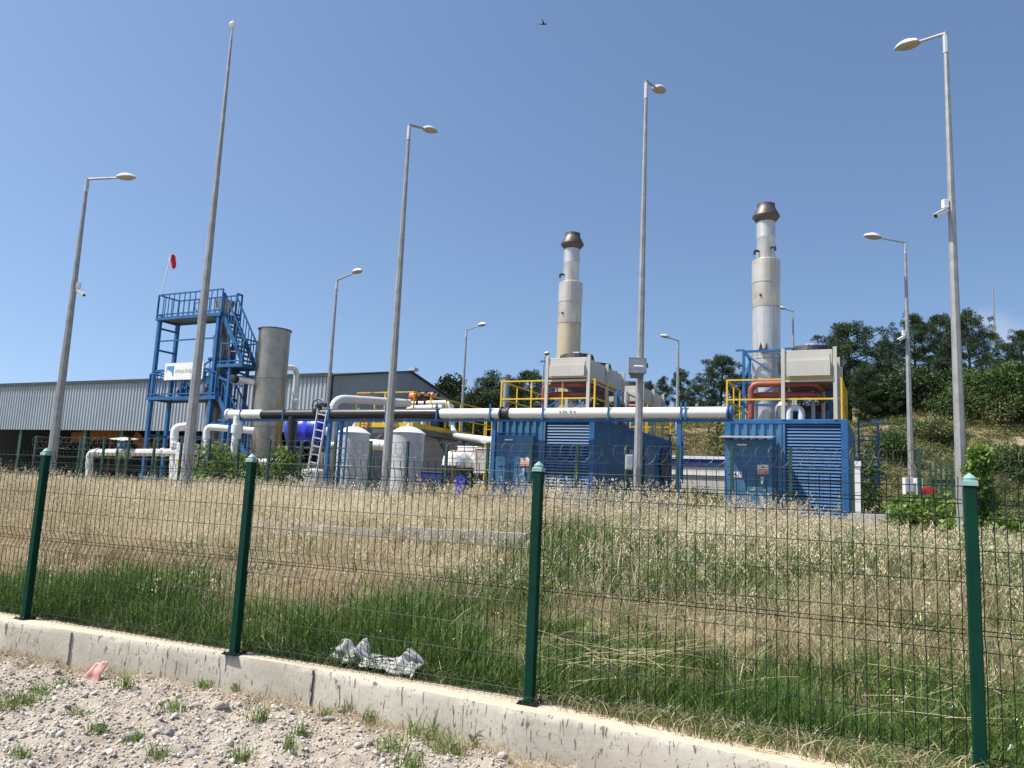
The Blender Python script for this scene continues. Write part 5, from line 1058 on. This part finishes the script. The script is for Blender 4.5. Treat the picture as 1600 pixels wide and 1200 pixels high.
# scrub over the hillside (uncountable ground cover)
def scatter_hill(n, rg):
    ang = rg.uniform(-.02, .72, n); y = rg.uniform(31, 50, n); x = y*ang; k = x > 2; return x[k], y[k]
rg = np.random.default_rng(77); x, y = scatter_hill(8500, rg); dn = vn(x, y, 2.6, 21)+.5*vn(x, y, .9, 22)
keep = (dn > .38) & (np.exp(-(((x-20.6)/2.2)**2+((y-44.5)/1.1)**2)) < .5) & (np.exp(-(((x-26.8)/1.8)**2+((y-38.5)/2.2)**2)) < .5)
x, y = x[keep], y[keep]; z = ground_z(x, y); rad = .14+.42*rg.random(len(x))**2; tint = np.clip(vn(x, y, 2.2, 23)*1.2-.1+rg.normal(size=len(x))*.25, 0, 1)
v, f, t = leafquads(np.stack([x, y, z+rad*.25], 1), 55, rad, .022, .09, .8, tint, .3, rg)
o = npmesh('hillside_scrub', v, f, t, SCRUB); o['kind'] = 'stuff'; tag(o, 'low olive green and brown scrub covering the hillside', 'scrub')
# ------------------------------------------------------------------ grass
GRN = leafmat('green_grass', [(0, (.035, .070, .014)), (.4, (.08, .155, .030)), (.75, (.17, .25, .055)), (1, (.38, .38, .17))], .55, .3)
DRY = leafmat('dry_grass', [(0, (.19, .135, .075)), (.3, (.39, .305, .18)), (.65, (.60, .50, .32)), (1, (.82, .74, .54))], .75, .2)
def blades(P, h, w, bendv, tint, rg, lv=(0, .4, .75, 1.), wd=(1, .85, .5, .06), th=None):
    n = len(P); th = rg.random(n)*6.283 if th is None else th; d = np.stack([np.cos(th), np.sin(th), np.zeros(n)], 1); e = np.stack([-np.sin(th), np.cos(th), np.zeros(n)], 1)
    ph = rg.random(n)*6.283; e2 = np.stack([np.cos(ph), np.sin(ph), np.zeros(n)], 1); V_ = []
    for t, ww in zip(lv, wd):
        c = P+Z[None]*(h*t*(1-.35*bendv*t))[:, None]+d*(h*bendv*t*t)[:, None]; V_ += [c-e2*(w*ww/2)[:, None], c+e2*(w*ww/2)[:, None]]
    v = np.stack(V_, 1).reshape(-1, 3); k = len(lv); b = (np.arange(n)*2*k)[:, None, None]; q = np.array([[2*i, 2*i+1, 2*i+3, 2*i+2] for i in range(k-1)])[None]
    tip = P+Z[None]*(h*(1-.35*bendv))[:, None]+d*(h*bendv)[:, None]
    return v, (b+q).reshape(-1, 4), np.repeat(tint, 2*k), tip, d
def area(n, y0, y1, rg, s0=.16, m=.06):
    n = int(n*1.25); y = rg.uniform(y0, y1, n); x = y*rg.uniform(-.90, .96, n) + rg.uniform(-.3, .3, n); wgt = y/y1; k = rg.random(n) < wgt; x, y = x[k], y[k]
    s = (x-FP[0])*FN[0]+(y-FP[1])*FN[1]; k = s > s0; return x[k], y[k], s[k]
def G_(x, y, px, py, z, rx, ry):      # soft patch centred where that spot of the photograph lies
    c = atZ(px, py, z); return np.exp(-(((x-c[0])/rx)**2+((y-c[1])/ry)**2))
def GH(x, y, px, py, rx, ry):
    c = hit(px, py, .28); return np.exp(-(((x-c[0])/rx)**2+((y-c[1])/ry)**2))
def green(x, y, s):
    q = .95*G_(x, y, 170, 940, .05, 1.05, .8)+.95*G_(x, y, 610, 1000, .05, 1.0, .85)+.5*G_(x, y, 430, 980, .0, .35, .35)+.55*G_(x, y, 20, 930, .05, .6, .5)
    q = q+(.45+.5*vn(x, y, .55, 74))*sst((1.35-s)/.5)
    q = q+1.1*sst((x-.1)/.5)*sst((2.1-s)/.7)+.5*sst((x+.8)/.6)*sst((1.0-s)/.4)
    q = q+(.30+.55*sst((vn(x, y, 1.6, 34)-.35)/.30))*sst((x+.5)/1.5)*sst((s-1.2)/1)+.18*vn(x, y, 1.3, 39)*sst((s-3.5)/2)
    q = q+1.0*GH(x, y, 1140, 850, .9, .8)+.8*GH(x, y, 985, 805, .5, 1.2)+1.25*GH(x, y, 1480, 848, 2.6, 1.5)+.9*GH(x, y, 1360, 826, 1.4, 1.5)+.6*GH(x, y, 1030, 880, 1.3, .7)+.7*GH(x, y, 620, 790, 1.3, 1.5)+.5*GH(x, y, 760, 880, .6, .5)+.6*GH(x, y, 880, 840, .8, .8)
    q = q-.9*G_(x, y, 450, 915, .25, .55, .45)-.7*G_(x, y, 310, 900, .2, .3, .35)-.8*G_(x, y, 930, 955, .25, .6, .4)-.4*G_(x, y, 1330, 960, .4, 1.2, .6)
    return np.clip(q+.5*(vn(x, y, .5, 31)-.5)+.6*(vn(x, y, .17, 33)-.5), 0, 1)
parts_g = []; parts_d = []; offs = 0
def add(L_, v, f, t): L_.append((v, f, t))
def merge(L_):
    V_, F_, T_ = [], [], []; k = 0
    for v, f, t in L_: V_.append(v); F_.append(f+k); T_.append(t); k += len(v)
    return np.concatenate(V_), np.concatenate(F_), np.concatenate(T_)
rg = np.random.default_rng(5)
for (n, y0, y1, wm) in ((150000, 3.2, 9, 1.0), (90000, 8.0, 13, 1.7), (80000, 12.5, 24, 2.8)):
    x, y, s = area(n, y0, y1, rg); z = ground_z(x, y); gq = green(x, y, s); isg = rg.random(len(x)) < gq*.92
    hn = vn(x, y, .6, 35)*.6+vn(x, y, .2, 36)*.4
    # lush blades
    k = isg; P = np.stack([x[k], y[k], z[k]-.02], 1); tall = np.maximum(G_(x[k], y[k], 170, 940, .05, 1.2, .9), G_(x[k], y[k], 610, 1000, .05, 1.1, .9)); ee = sst((s[k]-.1)/.5)
    h = (.09+.22*hn[k]+.22*tall*(.3+.7*ee)*(.45+.9*vn(x[k], y[k], .16, 73)))*(.5+.8*rg.random(k.sum())); w = (.0050+.0045*rg.random(k.sum())+.002*tall)*wm
    v, f, t, tip, d = blades(P, h, w, .2+.65*rg.random(k.sum())**1.5, np.clip(.15+.7*rg.random(k.sum())*vn(x[k], y[k], .4, 37)+.25*rg.random(k.sum()), 0, 1), rg); add(parts_g, v, f, t)
    # dry blades
    k = ~isg & (rg.random(len(x)) < .8); P = np.stack([x[k], y[k], z[k]-.02], 1); br = sst((s[k]-2.0)/1.2)
    h = (.08+.16*hn[k]+.16*br)*(.45+1.0*vn(x[k], y[k], 1.3, 76))*(.6+.8*rg.random(k.sum())); w = (.0028+.002*rg.random(k.sum()))*wm
    v, f, t, tip, d = blades(P, h, w, .25+.9*rg.random(k.sum()), np.clip(.12+.38*br+.45*rg.random(k.sum())+.75*(vn(x[k], y[k], 1.0, 38)-.5), 0, 1), rg); add(parts_d, v, f, t)
# clumps: blades springing from one root and falling outwards
def clumps(n, y0, y1, wm, kind, s0=.3):
    x, y, s = area(n, y0, y1, rg, s0); gq = green(x, y, s); k = (rg.random(len(x)) < gq) if kind == 'g' else (rg.random(len(x)) > gq*.8); k &= vn(x, y, .7, 71) > .30; x, y, s = x[k], y[k], s[k]; n_ = len(x); m_ = 26
    R_ = .03+.07*rg.random(n_); th0 = rg.random((n_, m_))*6.283; rr = np.sqrt(rg.random((n_, m_)))*R_[:, None]; wind = rg.normal(size=n_)*.5
    px_ = (x[:, None]+rr*np.cos(th0)).ravel(); py_ = (y[:, None]+rr*np.sin(th0)).ravel(); sr = (px_-FP[0])*FN[0]+(py_-FP[1])*FN[1]; P = np.stack([px_, py_, ground_z(px_, py_)-.02], 1)
    H0 = ((.20+.22*rg.random(n_)+.12*vn(x, y, .9, 72)) if kind == 'g' else (.16+.26*rg.random(n_)**1.3+.10*vn(x, y, .9, 72)))*(.45+.55*sst((s-.1)/.9)); h = (H0[:, None]*(.45+.6*rg.random((n_, m_)))).ravel()
    tt = np.clip(np.repeat(.1+.8*rg.random(n_), m_)+rg.normal(size=n_*m_)*.15, 0, 1); w = ((.0045+.0035*rg.random(n_*m_)) if kind == 'g' else (.0026+.0016*rg.random(n_*m_)))*wm; q = sr > .13
    b_ = (.25+.9*rg.random((n_, m_))**.8).ravel(); th_ = (th0+wind[:, None]*.4).ravel()
    v, f, t, tip, d = blades(P[q], h[q], w[q], b_[q], tt[q], rg, th=th_[q]); (parts_g if kind == 'g' else parts_d).append((v, f, t))
def weeds(n):
    x, y, s = area(n, 3.2, 9, rg, .25); gq = green(x, y, s)*sst((2.3-s)/.6)*sst((vn(x, y, .45, 75)-.25)/.3); k = rg.random(len(x)) < gq; x, y, s = x[k], y[k], s[k]; n_ = len(x); m_ = 15
    th0 = rg.random((n_, m_))*6.283; px_ = (x[:, None]+.05*rg.normal(size=(n_, m_))).ravel(); py_ = (y[:, None]+.05*rg.normal(size=(n_, m_))).ravel(); P = np.stack([px_, py_, ground_z(px_, py_)-.02], 1)
    tallx = .55+.45*sst((.6-x)/.8); h = ((.26+.30*rg.random(n_))*(.5+.5*sst((s-.15)/.6))*tallx)[:, None]*(.5+.55*rg.random((n_, m_))); tt = np.clip(np.repeat(.25+.6*rg.random(n_), m_)+rg.normal(size=n_*m_)*.18, 0, 1)
    v, f, t, tip, d = blades(P, h.ravel(), .0065+.0055*rg.random(n_*m_), (.15+.85*rg.random((n_, m_))).ravel(), tt, rg, (0, .3, .6, .85, 1), (.6, 1, .9, .55, .05), th=th0.ravel()); parts_g.append((v, f, t))
weeds(5200)
clumps(2200, 3.2, 9, 1.1, 'g'); clumps(1500, 8, 14, 1.7, 'g'); clumps(2400, 3.6, 9, 1.1, 'd', .6); clumps(2600, 8, 14, 1.7, 'd'); clumps(1800, 13, 22, 2.6, 'd')
# growth hanging over the back of the wall top on the right
n = 9000; x = rg.uniform(.1, 3.4, n); tt = rg.random(n)**.7; yb = FP[1]+(x-FP[0])*(-.4556)+.12; yf = wall_front(x)+.10+.05*vn(x, x*0, .13, 81); y = yf+(yb-yf)*tt; k = rg.random(n) < sst((x-.1)/1.2)*(.35+.65*tt); x, y = x[k], y[k]; n = len(x); gk = rg.random(n) < .62
for m_, L_, c0 in ((gk, parts_g, 0), (~gk, parts_d, 0)):
    q = m_.sum(); v, f, t, tip, d = blades(np.stack([x[m_], y[m_], np.full(q, .0)], 1), .05+.13*rg.random(q)**1.3, .004+.003*rg.random(q), .5+.8*rg.random(q), np.clip(.1+.8*rg.random(q), 0, 1), rg); L_.append((v, f, t))
v, f, t = merge(parts_g); o = npmesh('green_grass', v, f, t, GRN); o['kind'] = 'stuff'; tag(o, 'lush green grass along the fence foot and in patches of the field', 'grass')
v, f, t = merge(parts_d); o = npmesh('dry_grass', v, f, t, DRY); o['kind'] = 'stuff'; tag(o, 'dry tan and brown grass covering the bank and the field', 'grass')
# wild oats: stalks with hanging spikelets
parts = []
def tall_spots():
    X_, Y_, H_ = [], [], []
    for px, d, r_, n, h in ((25, 11, .5, 40, .75), (85, 12, .4, 40, .8), (150, 11, .35, 26, .7), (215, 12, .35, 22, .72), (300, 13, .6, 26, .6), (690, 12.5, .45, 40, .85), (725, 13, .35, 30, .8), (570, 14, .5, 26, .75), (655, 13, .4, 20, .7), (845, 11.5, .5, 70, .82), (885, 12, .45, 60, .85), (800, 13, .5, 30, .7), (985, 13, .5, 50, .85), (1045, 13, .5, 40, .9), (1140, 12, .5, 50, .72), (1190, 12, .4, 50, .8), (1275, 12.5, .5, 34, .6), (1080, 10, .6, 50, .55), (1230, 9, .8, 70, .5), (1400, 8, .8, 60, .5), (560, 10, 1., 50, .55), (250, 10, 1.2, 60, .5)):
        c = atY(px, 780, d); n = int(n*2.2); X_ += list(c[0]+rg.normal(size=n)*r_); Y_ += list(c[1]+rg.normal(size=n)*r_); H_ += list(h*(1.12 if px > 780 else 1.05)*(.6+.45*rg.random(n)))
    return np.array(X_), np.array(Y_), np.array(H_)
for (n, y0, y1, wm) in ((-1, 0, 0, 1.35), (16000, 4.2, 9, 1.0), (26000, 8.0, 13, 1.35), (26000, 12.5, 20, 1.9)):
    if n < 0: x, y, hT = tall_spots(); s = x*0+5; gq = x*0
    else: x, y, s = area(n, y0, y1, rg, .5); gq = green(x, y, s)
    dens = sst((s-1.2)/1.8)*(.25+.75*sst((vn(x, y, 1.7, 77)-.25)/.3))*(.15+.95*vn(x, y, .8, 41)*(.4+.9*vn(x, y, .27, 45)))*(1-.9*gq)*(1-.3*sst(x/2))+.05+.14*sst((x-1)/1.5)*sst((s-1)/1.)
    k = (rg.random(len(x)) < dens) | (n < 0); x, y, s = x[k], y[k], s[k]; z = ground_z(x, y); n_ = len(x)
    h = (.20+.22*vn(x, y, .9, 42)+.24*rg.random(n_)**1.5)*(1+.35*(vn(x, y, 2.2, 43)-.4))*(1-.22*sst((x+1.5)/3)+.12*sst((-2-x)/3)); h = hT if n < 0 else h; w = np.full(n_, .0022)*wm; tint = np.clip(.42+.5*rg.random(n_)+.3*(vn(x, y, 1.4, 44)-.5), 0, 1)
    v, f, t, tip, d = blades(np.stack([x, y, z-.02], 1), h, w, .08+.35*rg.random(n_), tint, rg, (0, .5, .85, 1), (1, .9, .8, .5)); parts.append((v, f, t)); tint = tint*(.82 if n < 0 else 1)
    K = 26 if n < 0 else 7; tp = np.repeat(tip, K, 0); dd = np.repeat(d, K, 0); hh = np.repeat(h, K); u_ = rg.random((n_*K, 1)); side = rg.normal(size=(n_*K, 3)); side[:, 2] *= .3
    A = tp-dd*u_*hh[:, None]*.22-Z[None]*u_*hh[:, None]*.34+side*.014*(.6+u_); a = dd*.5+side*.35-Z[None]*(.6+.5*rg.random((n_*K, 1))); a /= np.linalg.norm(a, axis=1)[:, None]; bq = np.cross(a, rg.normal(size=(n_*K, 3))); bq /= np.linalg.norm(bq, axis=1)[:, None]
    L_ = .020*(.7+.6*rg.random((n_*K, 1)))*min(1.6, wm**.8); W2 = .0035*min(2.2, wm)*(1.15 if n < 0 else 1); L_ = L_*(1.2 if n < 0 else 1); v = np.stack([A, A+a*L_*.4+bq*W2, A+a*L_, A+a*L_*.4-bq*W2], 1).reshape(-1, 3); parts.append((v, np.arange(len(v)).reshape(-1, 4), np.repeat(np.clip(np.repeat(tint, K)+.15, 0, 1), 4)))
v, f, t = merge(parts); o = npmesh('wild_oats', v, f, t, DRY); o['kind'] = 'stuff'; tag(o, 'pale wild oats with drooping seed heads over the field crest', 'wild oats')
# long fallen straws
mb = MB(); rs = random.Random(4)
def straw(P, th, L_, r_=.0017, rise=.1):
    d = np.array([math.cos(th), math.sin(th), 0]); b_ = np.array([-d[1], d[0], 0])*rs.uniform(-.08, .08)*L_; mb.tube([P+d*L_*t+Z*(rise*t+.10*L_*t*(1-t))+b_*4*t*(1-t) for t in (0, .25, .5, .75, 1)], [r_, r_, r_*.9, r_*.7, r_*.4], 4, caps=False)
for k in range(46):
    c = atZ(rs.gauss(985, 60), rs.gauss(985, 16), .35); c[2] = gz(c)+.16+rs.random()*.12; straw(c-np.array([.2, 0, 0]), rs.uniform(-.6, .9)+(3.14 if rs.random() < .3 else 0), rs.uniform(.3, .9), rise=rs.uniform(-.05, .15))
for k in range(17):
    c = atZ(rs.uniform(1120, 1500), rs.uniform(1060, 1150), .15); c[2] = gz(c)+.14+rs.random()*.1; straw(c, rs.uniform(-1.1, .9), rs.uniform(.2, .7), rise=rs.uniform(0, .1))
for k in range(160):
    x, y, s = area(3, 4.5, 10, np.random.default_rng(900+k), .6)
    if len(x): c = np.array([x[0], y[0], 0]); c[2] = gz(c)+.1+rs.random()*.15; straw(c, rs.uniform(0, 6.28), rs.uniform(.2, .6), .0016, rs.uniform(0, .2))
A = atZ(1337, 1200, .0); A[2] = .02; B = atY(1510, 1134, A[1]+.75); mb.tube([A, (A+B)/2+Z*.01, B], [.0035, .0032, .002], 5, caps=False)
A = atZ(245, 1048, -.2); B = atY(305, 952, A[1]+.35); mb.tube([A, B], [.0025, .0015], 4, caps=False)
A = atZ(1150, 1165, .01); B = atZ(1320, 1200, .01); mb.tube([A, (A+B)/2+Z*.015, B], .0025, 4, caps=False)
o = build('fallen_straw', mb, mat('straw', (.56, .46, .27), .7, 0, .2)); o['kind'] = 'stuff'; tag(o, 'long pale straws lying across the grass', 'straw')
# ------------------------------------------------------------------ gravel, stones and weeds on the near side
def rock_unit(seed, sub=1):
    import bmesh
    bm = bmesh.new(); bmesh.ops.create_icosphere(bm, subdivisions=sub, radius=1); r_ = random.Random(seed); n1 = [np.array([r_.gauss(0, 1) for _ in range(3)]) for _ in range(7)]; n1 = [q/np.linalg.norm(q) for q in n1]
    V_ = []
    for v in bm.verts:
        p = np.array(v.co)
        for q in n1:
            d = p.dot(q); lim = .55+.25*r_.random()*.3
            if d > lim: p = p-q*(d-lim)
        V_.append(p*(1+r_.uniform(-.06, .06)))
    F_ = [[v.index for v in f.verts] for f in bm.faces]; bm.free(); return np.array(V_), np.array(F_)
units = [rock_unit(k, 1) for k in range(6)]; units2 = [rock_unit(20+k, 2) for k in range(6)]
rg = np.random.default_rng(8); Vs = []; Fs = []; Ts = []; k0 = 0
for cls, (n, r_lo, r_hi) in enumerate(((46000, .004, .012), (24000, .008, .022), (1600, .018, .040))):
    x = rg.uniform(-6, 3.4, n); y = wall_front(x)-.02-rg.random(n)**.9*3.4; kk = y > 2.6; x, y = x[kk], y[kk]; n = len(x); r_ = r_lo+(r_hi-r_lo)*rg.random(n)**2; z = ground_z(x, y)
    for u_i in range(6):
        sel = np.arange(n) % 6 == u_i; m_ = sel.sum(); uv, uf = units[u_i]
        A = rg.normal(size=(m_, 3, 3)); Q = np.linalg.qr(A)[0]; sc = np.stack([np.ones(m_), .6+.4*rg.random(m_), .45+.35*rg.random(m_)], 1)
        v = np.einsum('nij,kj,nj->nki', Q, uv, sc)*r_[sel][:, None, None]; v[..., 2] *= .8; v += np.stack([x[sel], y[sel], z[sel]+r_[sel]*.25], 1)[:, None]
        Vs.append(v.reshape(-1, 3)); Fs.append((uf[None]+(np.arange(m_)*len(uv))[:, None, None]+k0).reshape(-1, 3)); Ts.append(np.repeat(rg.random(m_), len(uv))); k0 += m_*len(uv)
GRV = leafmat('gravel_stones', [(0, (.25, .22, .185)), (.3, (.41, .37, .32)), (.75, (.54, .50, .44)), (1, (.68, .64, .57))], .95, .0)
o = npmesh('gravel', np.concatenate(Vs), np.concatenate(Fs), np.concatenate(Ts), GRV); o['kind'] = 'stuff'; tag(o, 'crushed limestone gravel scattered along the outside of the wall', 'gravel')
def rock(px, py, r_, sc, label, m, seed, zb=-.27, rot=0):
    c = atZ(px, py, zb); c[2] = gz(c)+r_*.3; uv, uf = units2[seed % 6]; cs, sn = math.cos(rot), math.sin(rot); v = uv*np.array(sc)*r_; v = np.stack([v[:, 0]*cs-v[:, 1]*sn, v[:, 0]*sn+v[:, 1]*cs, v[:, 2]], 1)
    return tag(npmesh('rock', v, uf, None, m, loc=tuple(c)), label, 'rock', 'loose rocks on the gravel')
rock(342, 1108, .062, (1.2, .9, .8), 'flat pale beige rock lying alone on the gravel', STONE, 0)
rock(262, 1148, .06, (1, .9, 1), 'grey angular rock, one of the biggest on the gravel', STONEG, 1)
rock(243, 1150, .045, (1, 1, .8), 'pale rock touching the left of the big grey angular rock', STONE, 2)
rock(306, 1112, .05, (1.3, .8, .7), 'pale rock left of the flat beige rock', STONE, 3)
rock(232, 1098, .04, (1.4, .9, .7), 'small pale flat rock above the big grey angular rock', STONE, 4)
rock(208, 1160, .055, (1.6, .6, .6), 'long dark flat stone left of the big grey angular rock', STONEG, 5)
rock(116, 1068, .035, (1.1, 1, .7), 'white stone at the left foot of the pink plastic scrap', STONE, 1)
rock(512, 1128, .05, (1.4, .8, .6), 'grey flat stone below the wall joint', STONEG, 3)
rock(785, 1190, .045, (1.1, 1, .8), 'bright pale stone at the bottom edge beside the wall', STONE, 0)
rock(300, 1185, .05, (1.2, 1, .6), 'flat grey stone near the bottom edge', STONEG, 4)
for px, py, r_, lb in ((1490, 1082, .035, 'white plastic lump in the dry grass left of the right fence post'), (1578, 1125, .03, 'small white scrap in the grass at the right edge')):
    c = atZ(px, py, .18); c[2] = gz(c)+.08; uv, uf = units2[3]; tag(npmesh('litter_scrap', uv*r_*np.array([1, .8, 1.1]), uf, None, SIGNW, loc=tuple(c)), lb, 'litter')
# pink plastic scrap
c = atZ(138, 1062, -.27); c[2] = gz(c); mb = MB(); n = 9
PINK = mat('pink_plastic', (.62, .30, .27), .45, 0, .05, 6); PLAS = mat('translucent_plastic', (.55, .54, .51), .35, 0, .02, 2)
for i in range(n+1):
    for j in range(n+1):
        u_, v_ = i/n-.5, j/n; mb.v.append(c+np.array([u_*(.15-.05*v_)+.055*v_, .006*math.sin(u_*9+v_*4)+.07*v_+.006*math.sin(v_*9), v_*.15-.015+.03*u_*v_+.004*math.sin(u_*12)]))
for i in range(n):
    for j in range(n): a = i*(n+1)+j; mb.f.append((a, a+n+1, a+n+2, a+1))
o = build('plastic_scrap', mb, PINK, loc=c, smooth=True); o.modifiers.new('t', 'SOLIDIFY').thickness = .004; tag(o, 'crumpled pink plastic scrap standing on the gravel by the wall', 'litter')
# translucent sheet behind the fence
A = atZ(505, 1022, .05); B = atZ(640, 1052, .05); mb = MB(); nu, nv = 70, 16; rp = random.Random(3); dA = (B-A)
def peak(t): return .05+.085*math.exp(-((t-.12)/.08)**2)+.12*math.exp(-((t-.33)/.055)**2)+.02*math.exp(-((t-.55)/.1)**2)+.10*math.exp(-((t-.87)/.10)**2)
for i in range(nu+1):
    for j in range(nv+1):
        t = i/nu; v_ = j/nv; cr_ = float(vn(t*9, v_*3, 1, 61)+.5*vn(t*20, v_*7, 1, 62)-.75); p = A+dA*(t+.012*math.sin(v_*9+t*40))+FN*(.06+.14*v_+.11*cr_); p[2] = .012+peak(t)*math.sin(v_*2.1)/math.sin(2.1 if v_ > 9 else 1.5708)+.05*abs(float(vn(t*14, v_*5, 1, 63)-.5))*v_; mb.v.append(p)
for i in range(nu):
    for j in range(nv): a = i*(nv+1)+j; mb.f.append((a, a+nv+1, a+nv+2, a+1))
o = build('plastic_sheet', mb, PLAS, loc=(A+B)/2, smooth=True); o.modifiers.new('t', 'SOLIDIFY').thickness = .003; tag(o, 'crumpled greyish translucent plastic sheet lying behind the fence wires on the wall', 'litter')
b_ = o.data.materials[0].node_tree.nodes['Principled BSDF']; b_.inputs['Transmission Weight'].default_value = .25
# weeds on the gravel, each tuft its own thing
WEED = leafmat('weed_leaves', [(0, (.10, .17, .04)), (.6, (.19, .28, .075)), (1, (.34, .36, .15))], .5, .3)
wl = [(40, 1095, .2, .13, 'wide grass tuft at the left edge of the gravel'), (12, 1100, .16, .12, 'grass tuft cut by the left edge'), (100, 1070, .08, .10, 'small weed left of the pink scrap'), (65, 1080, .10, .12, 'weed right of the wide grass tuft'),
 (193, 1080, .07, .17, 'thin upright weed below the wall in the left gravel'), (272, 1112, .12, .13, 'bushy weed tuft above the big grey rock'), (120, 1115, .09, .09, 'low weed tuft left of centre gravel'), (403, 1130, .08, .2, 'tall leafy weed right of the flat beige rock'),
 (213, 1165, .07, .15, 'thin weed left of the long dark stone'), (248, 1190, .06, .12, 'weed sprout at the bottom edge, left one'), (378, 1195, .08, .13, 'weed tuft at the bottom edge under the tall leafy weed'), (450, 1180, .06, .16, 'feathery weed at the bottom edge'),
 (512, 1120, .07, .13, 'small weed close to the wall joint'), (548, 1118, .10, .15, 'weed clump just right of the wall joint'), (575, 1130, .06, .2, 'tall thin weed right of the wall joint'), (320, 1078, .06, .11, 'weed at the wall foot in the middle of the left gravel'),
 (370, 1082, .05, .11, 'weed at the wall foot left of the tall leafy weed'), (660, 1160, .18, .17, 'broad green weed patch by the wall under the plastic sheet'), (700, 1175, .15, .2, 'green weed patch right of the broad one'), (610, 1175, .12, .14, 'weed patch left of the broad one'),
 (740, 1165, .06, .2, 'tall thin weed against the wall left of the near post'), (880, 1185, .07, .2, 'thin stalked weed against the wall right of the near post'), (640, 1195, .12, .14, 'weed patch at the bottom edge in the middle'), (28, 1190, .06, .1, 'weed sprout in the bottom left corner'),
 (150, 1145, .08, .09, 'low reddish weed in the left gravel'), (470, 1150, .05, .14, 'sparse weed between the two wall joints')]
for i, (px, py, W_, H_, lab) in enumerate(wl):
    c = atZ(px, py, -.27); c[2] = gz(c); rg = np.random.default_rng(300+i); n = int(22+W_*300); P = np.stack([rg.normal(size=n)*W_*.45, rg.normal(size=n)*W_*.35, np.zeros(n)], 1)
    v, f, t, tip, d = blades(P, H_*(.4+.7*rg.random(n)), .004+.004*rg.random(n), .15+.6*rg.random(n), np.clip(rg.random(n), 0, 1), rg)
    v2, f2, t2 = leafquads(P[:n//2]+Z[None]*H_*.35*rg.random((n//2, 1)), 2, np.full(n//2, .015), .005, .03, 1, None, .6, rg)
    tag(npmesh('weed_tuft', np.concatenate([v, v2]), np.concatenate([f, f2+len(v)]), np.concatenate([t, t2]), WEED, loc=tuple(c)), lab, 'weed', 'weed tufts on the gravel')
# dry litter along the wall foot
rg = np.random.default_rng(55); n = 9000; x = rg.uniform(-6, 1.6, n); y = wall_front(x)-.01-np.abs(rg.normal(size=n))*.13; k = rg.random(n) < sst((vn(x, y, .7, 51)-.25)/.4)+.15; x, y = x[k], y[k]; n = len(x)
v, f, t, tip, d = blades(np.stack([x, y, ground_z(x, y)-.005], 1), .03+.10*rg.random(n)**2, np.full(n, .0028), .5+.9*rg.random(n), np.clip(rg.random(n)*.7, 0, 1), rg)
# roots and dead runners over the wall top
n2 = 5200; x2 = rg.uniform(-6, 3, n2); s2 = rg.uniform(-.06, .12, n2); p2 = FP[None]+FD[None]*(x2/.91)[:, None]+FN[None]*s2[:, None]; k = rg.random(n2) < (vn(p2[:, 0], p2[:, 1], .4, 52) > .5)*.7*sst((x2+1.5)/2)+.08; p2 = p2[k]; p2[:, 2] = .004; n2 = len(p2)
v2, f2, t2, tip, d = blades(p2, .02+.09*rg.random(n2)**2, np.full(n2, .0025), .7+1.0*rg.random(n2), np.clip(rg.random(n2)*.7, 0, 1), rg)
o = npmesh('dead_grass_litter', np.concatenate([v, v2]), np.concatenate([f, f2+len(v)]), np.concatenate([t, t2]), DRY); o['kind'] = 'stuff'; tag(o, 'dead straw litter along the foot and top of the concrete wall', 'litter')
# bird
c = atY(849, 38, 45); bd = thing('bird', c, 'tiny dark bird flying high against the blue sky', 'bird')
mb = MB(); mb.tube([c+np.array([-.2, 0, .0]), c+np.array([-.1, 0, .01]), c+np.array([.02, 0, .015]), c+np.array([.13, 0, .02]), c+np.array([.18, 0, .03]), c+np.array([.23, 0, .02])], [.012, .035, .055, .04, .035, .004], 8)
mb.poly([c+np.array(q) for q in ((.08, 0, .03), (.02, -.12, .10), (-.1, -.3, .2), (-.06, -.1, .06), (-.06, 0, .03))], Z*.006); mb.poly([c+np.array(q) for q in ((.08, 0, .03), (-.06, 0, .03), (-.08, .1, .09), (-.2, .28, .26), (-.02, .14, .14))], Z*.006)
mb.poly([c+np.array(q) for q in ((-.18, -.01, 0), (-.3, -.05, 0), (-.3, .05, 0), (-.18, .01, 0))], Z*.005); build('bird_body', mb, DARK, bd)
for m_ in bpy.data.materials: pass
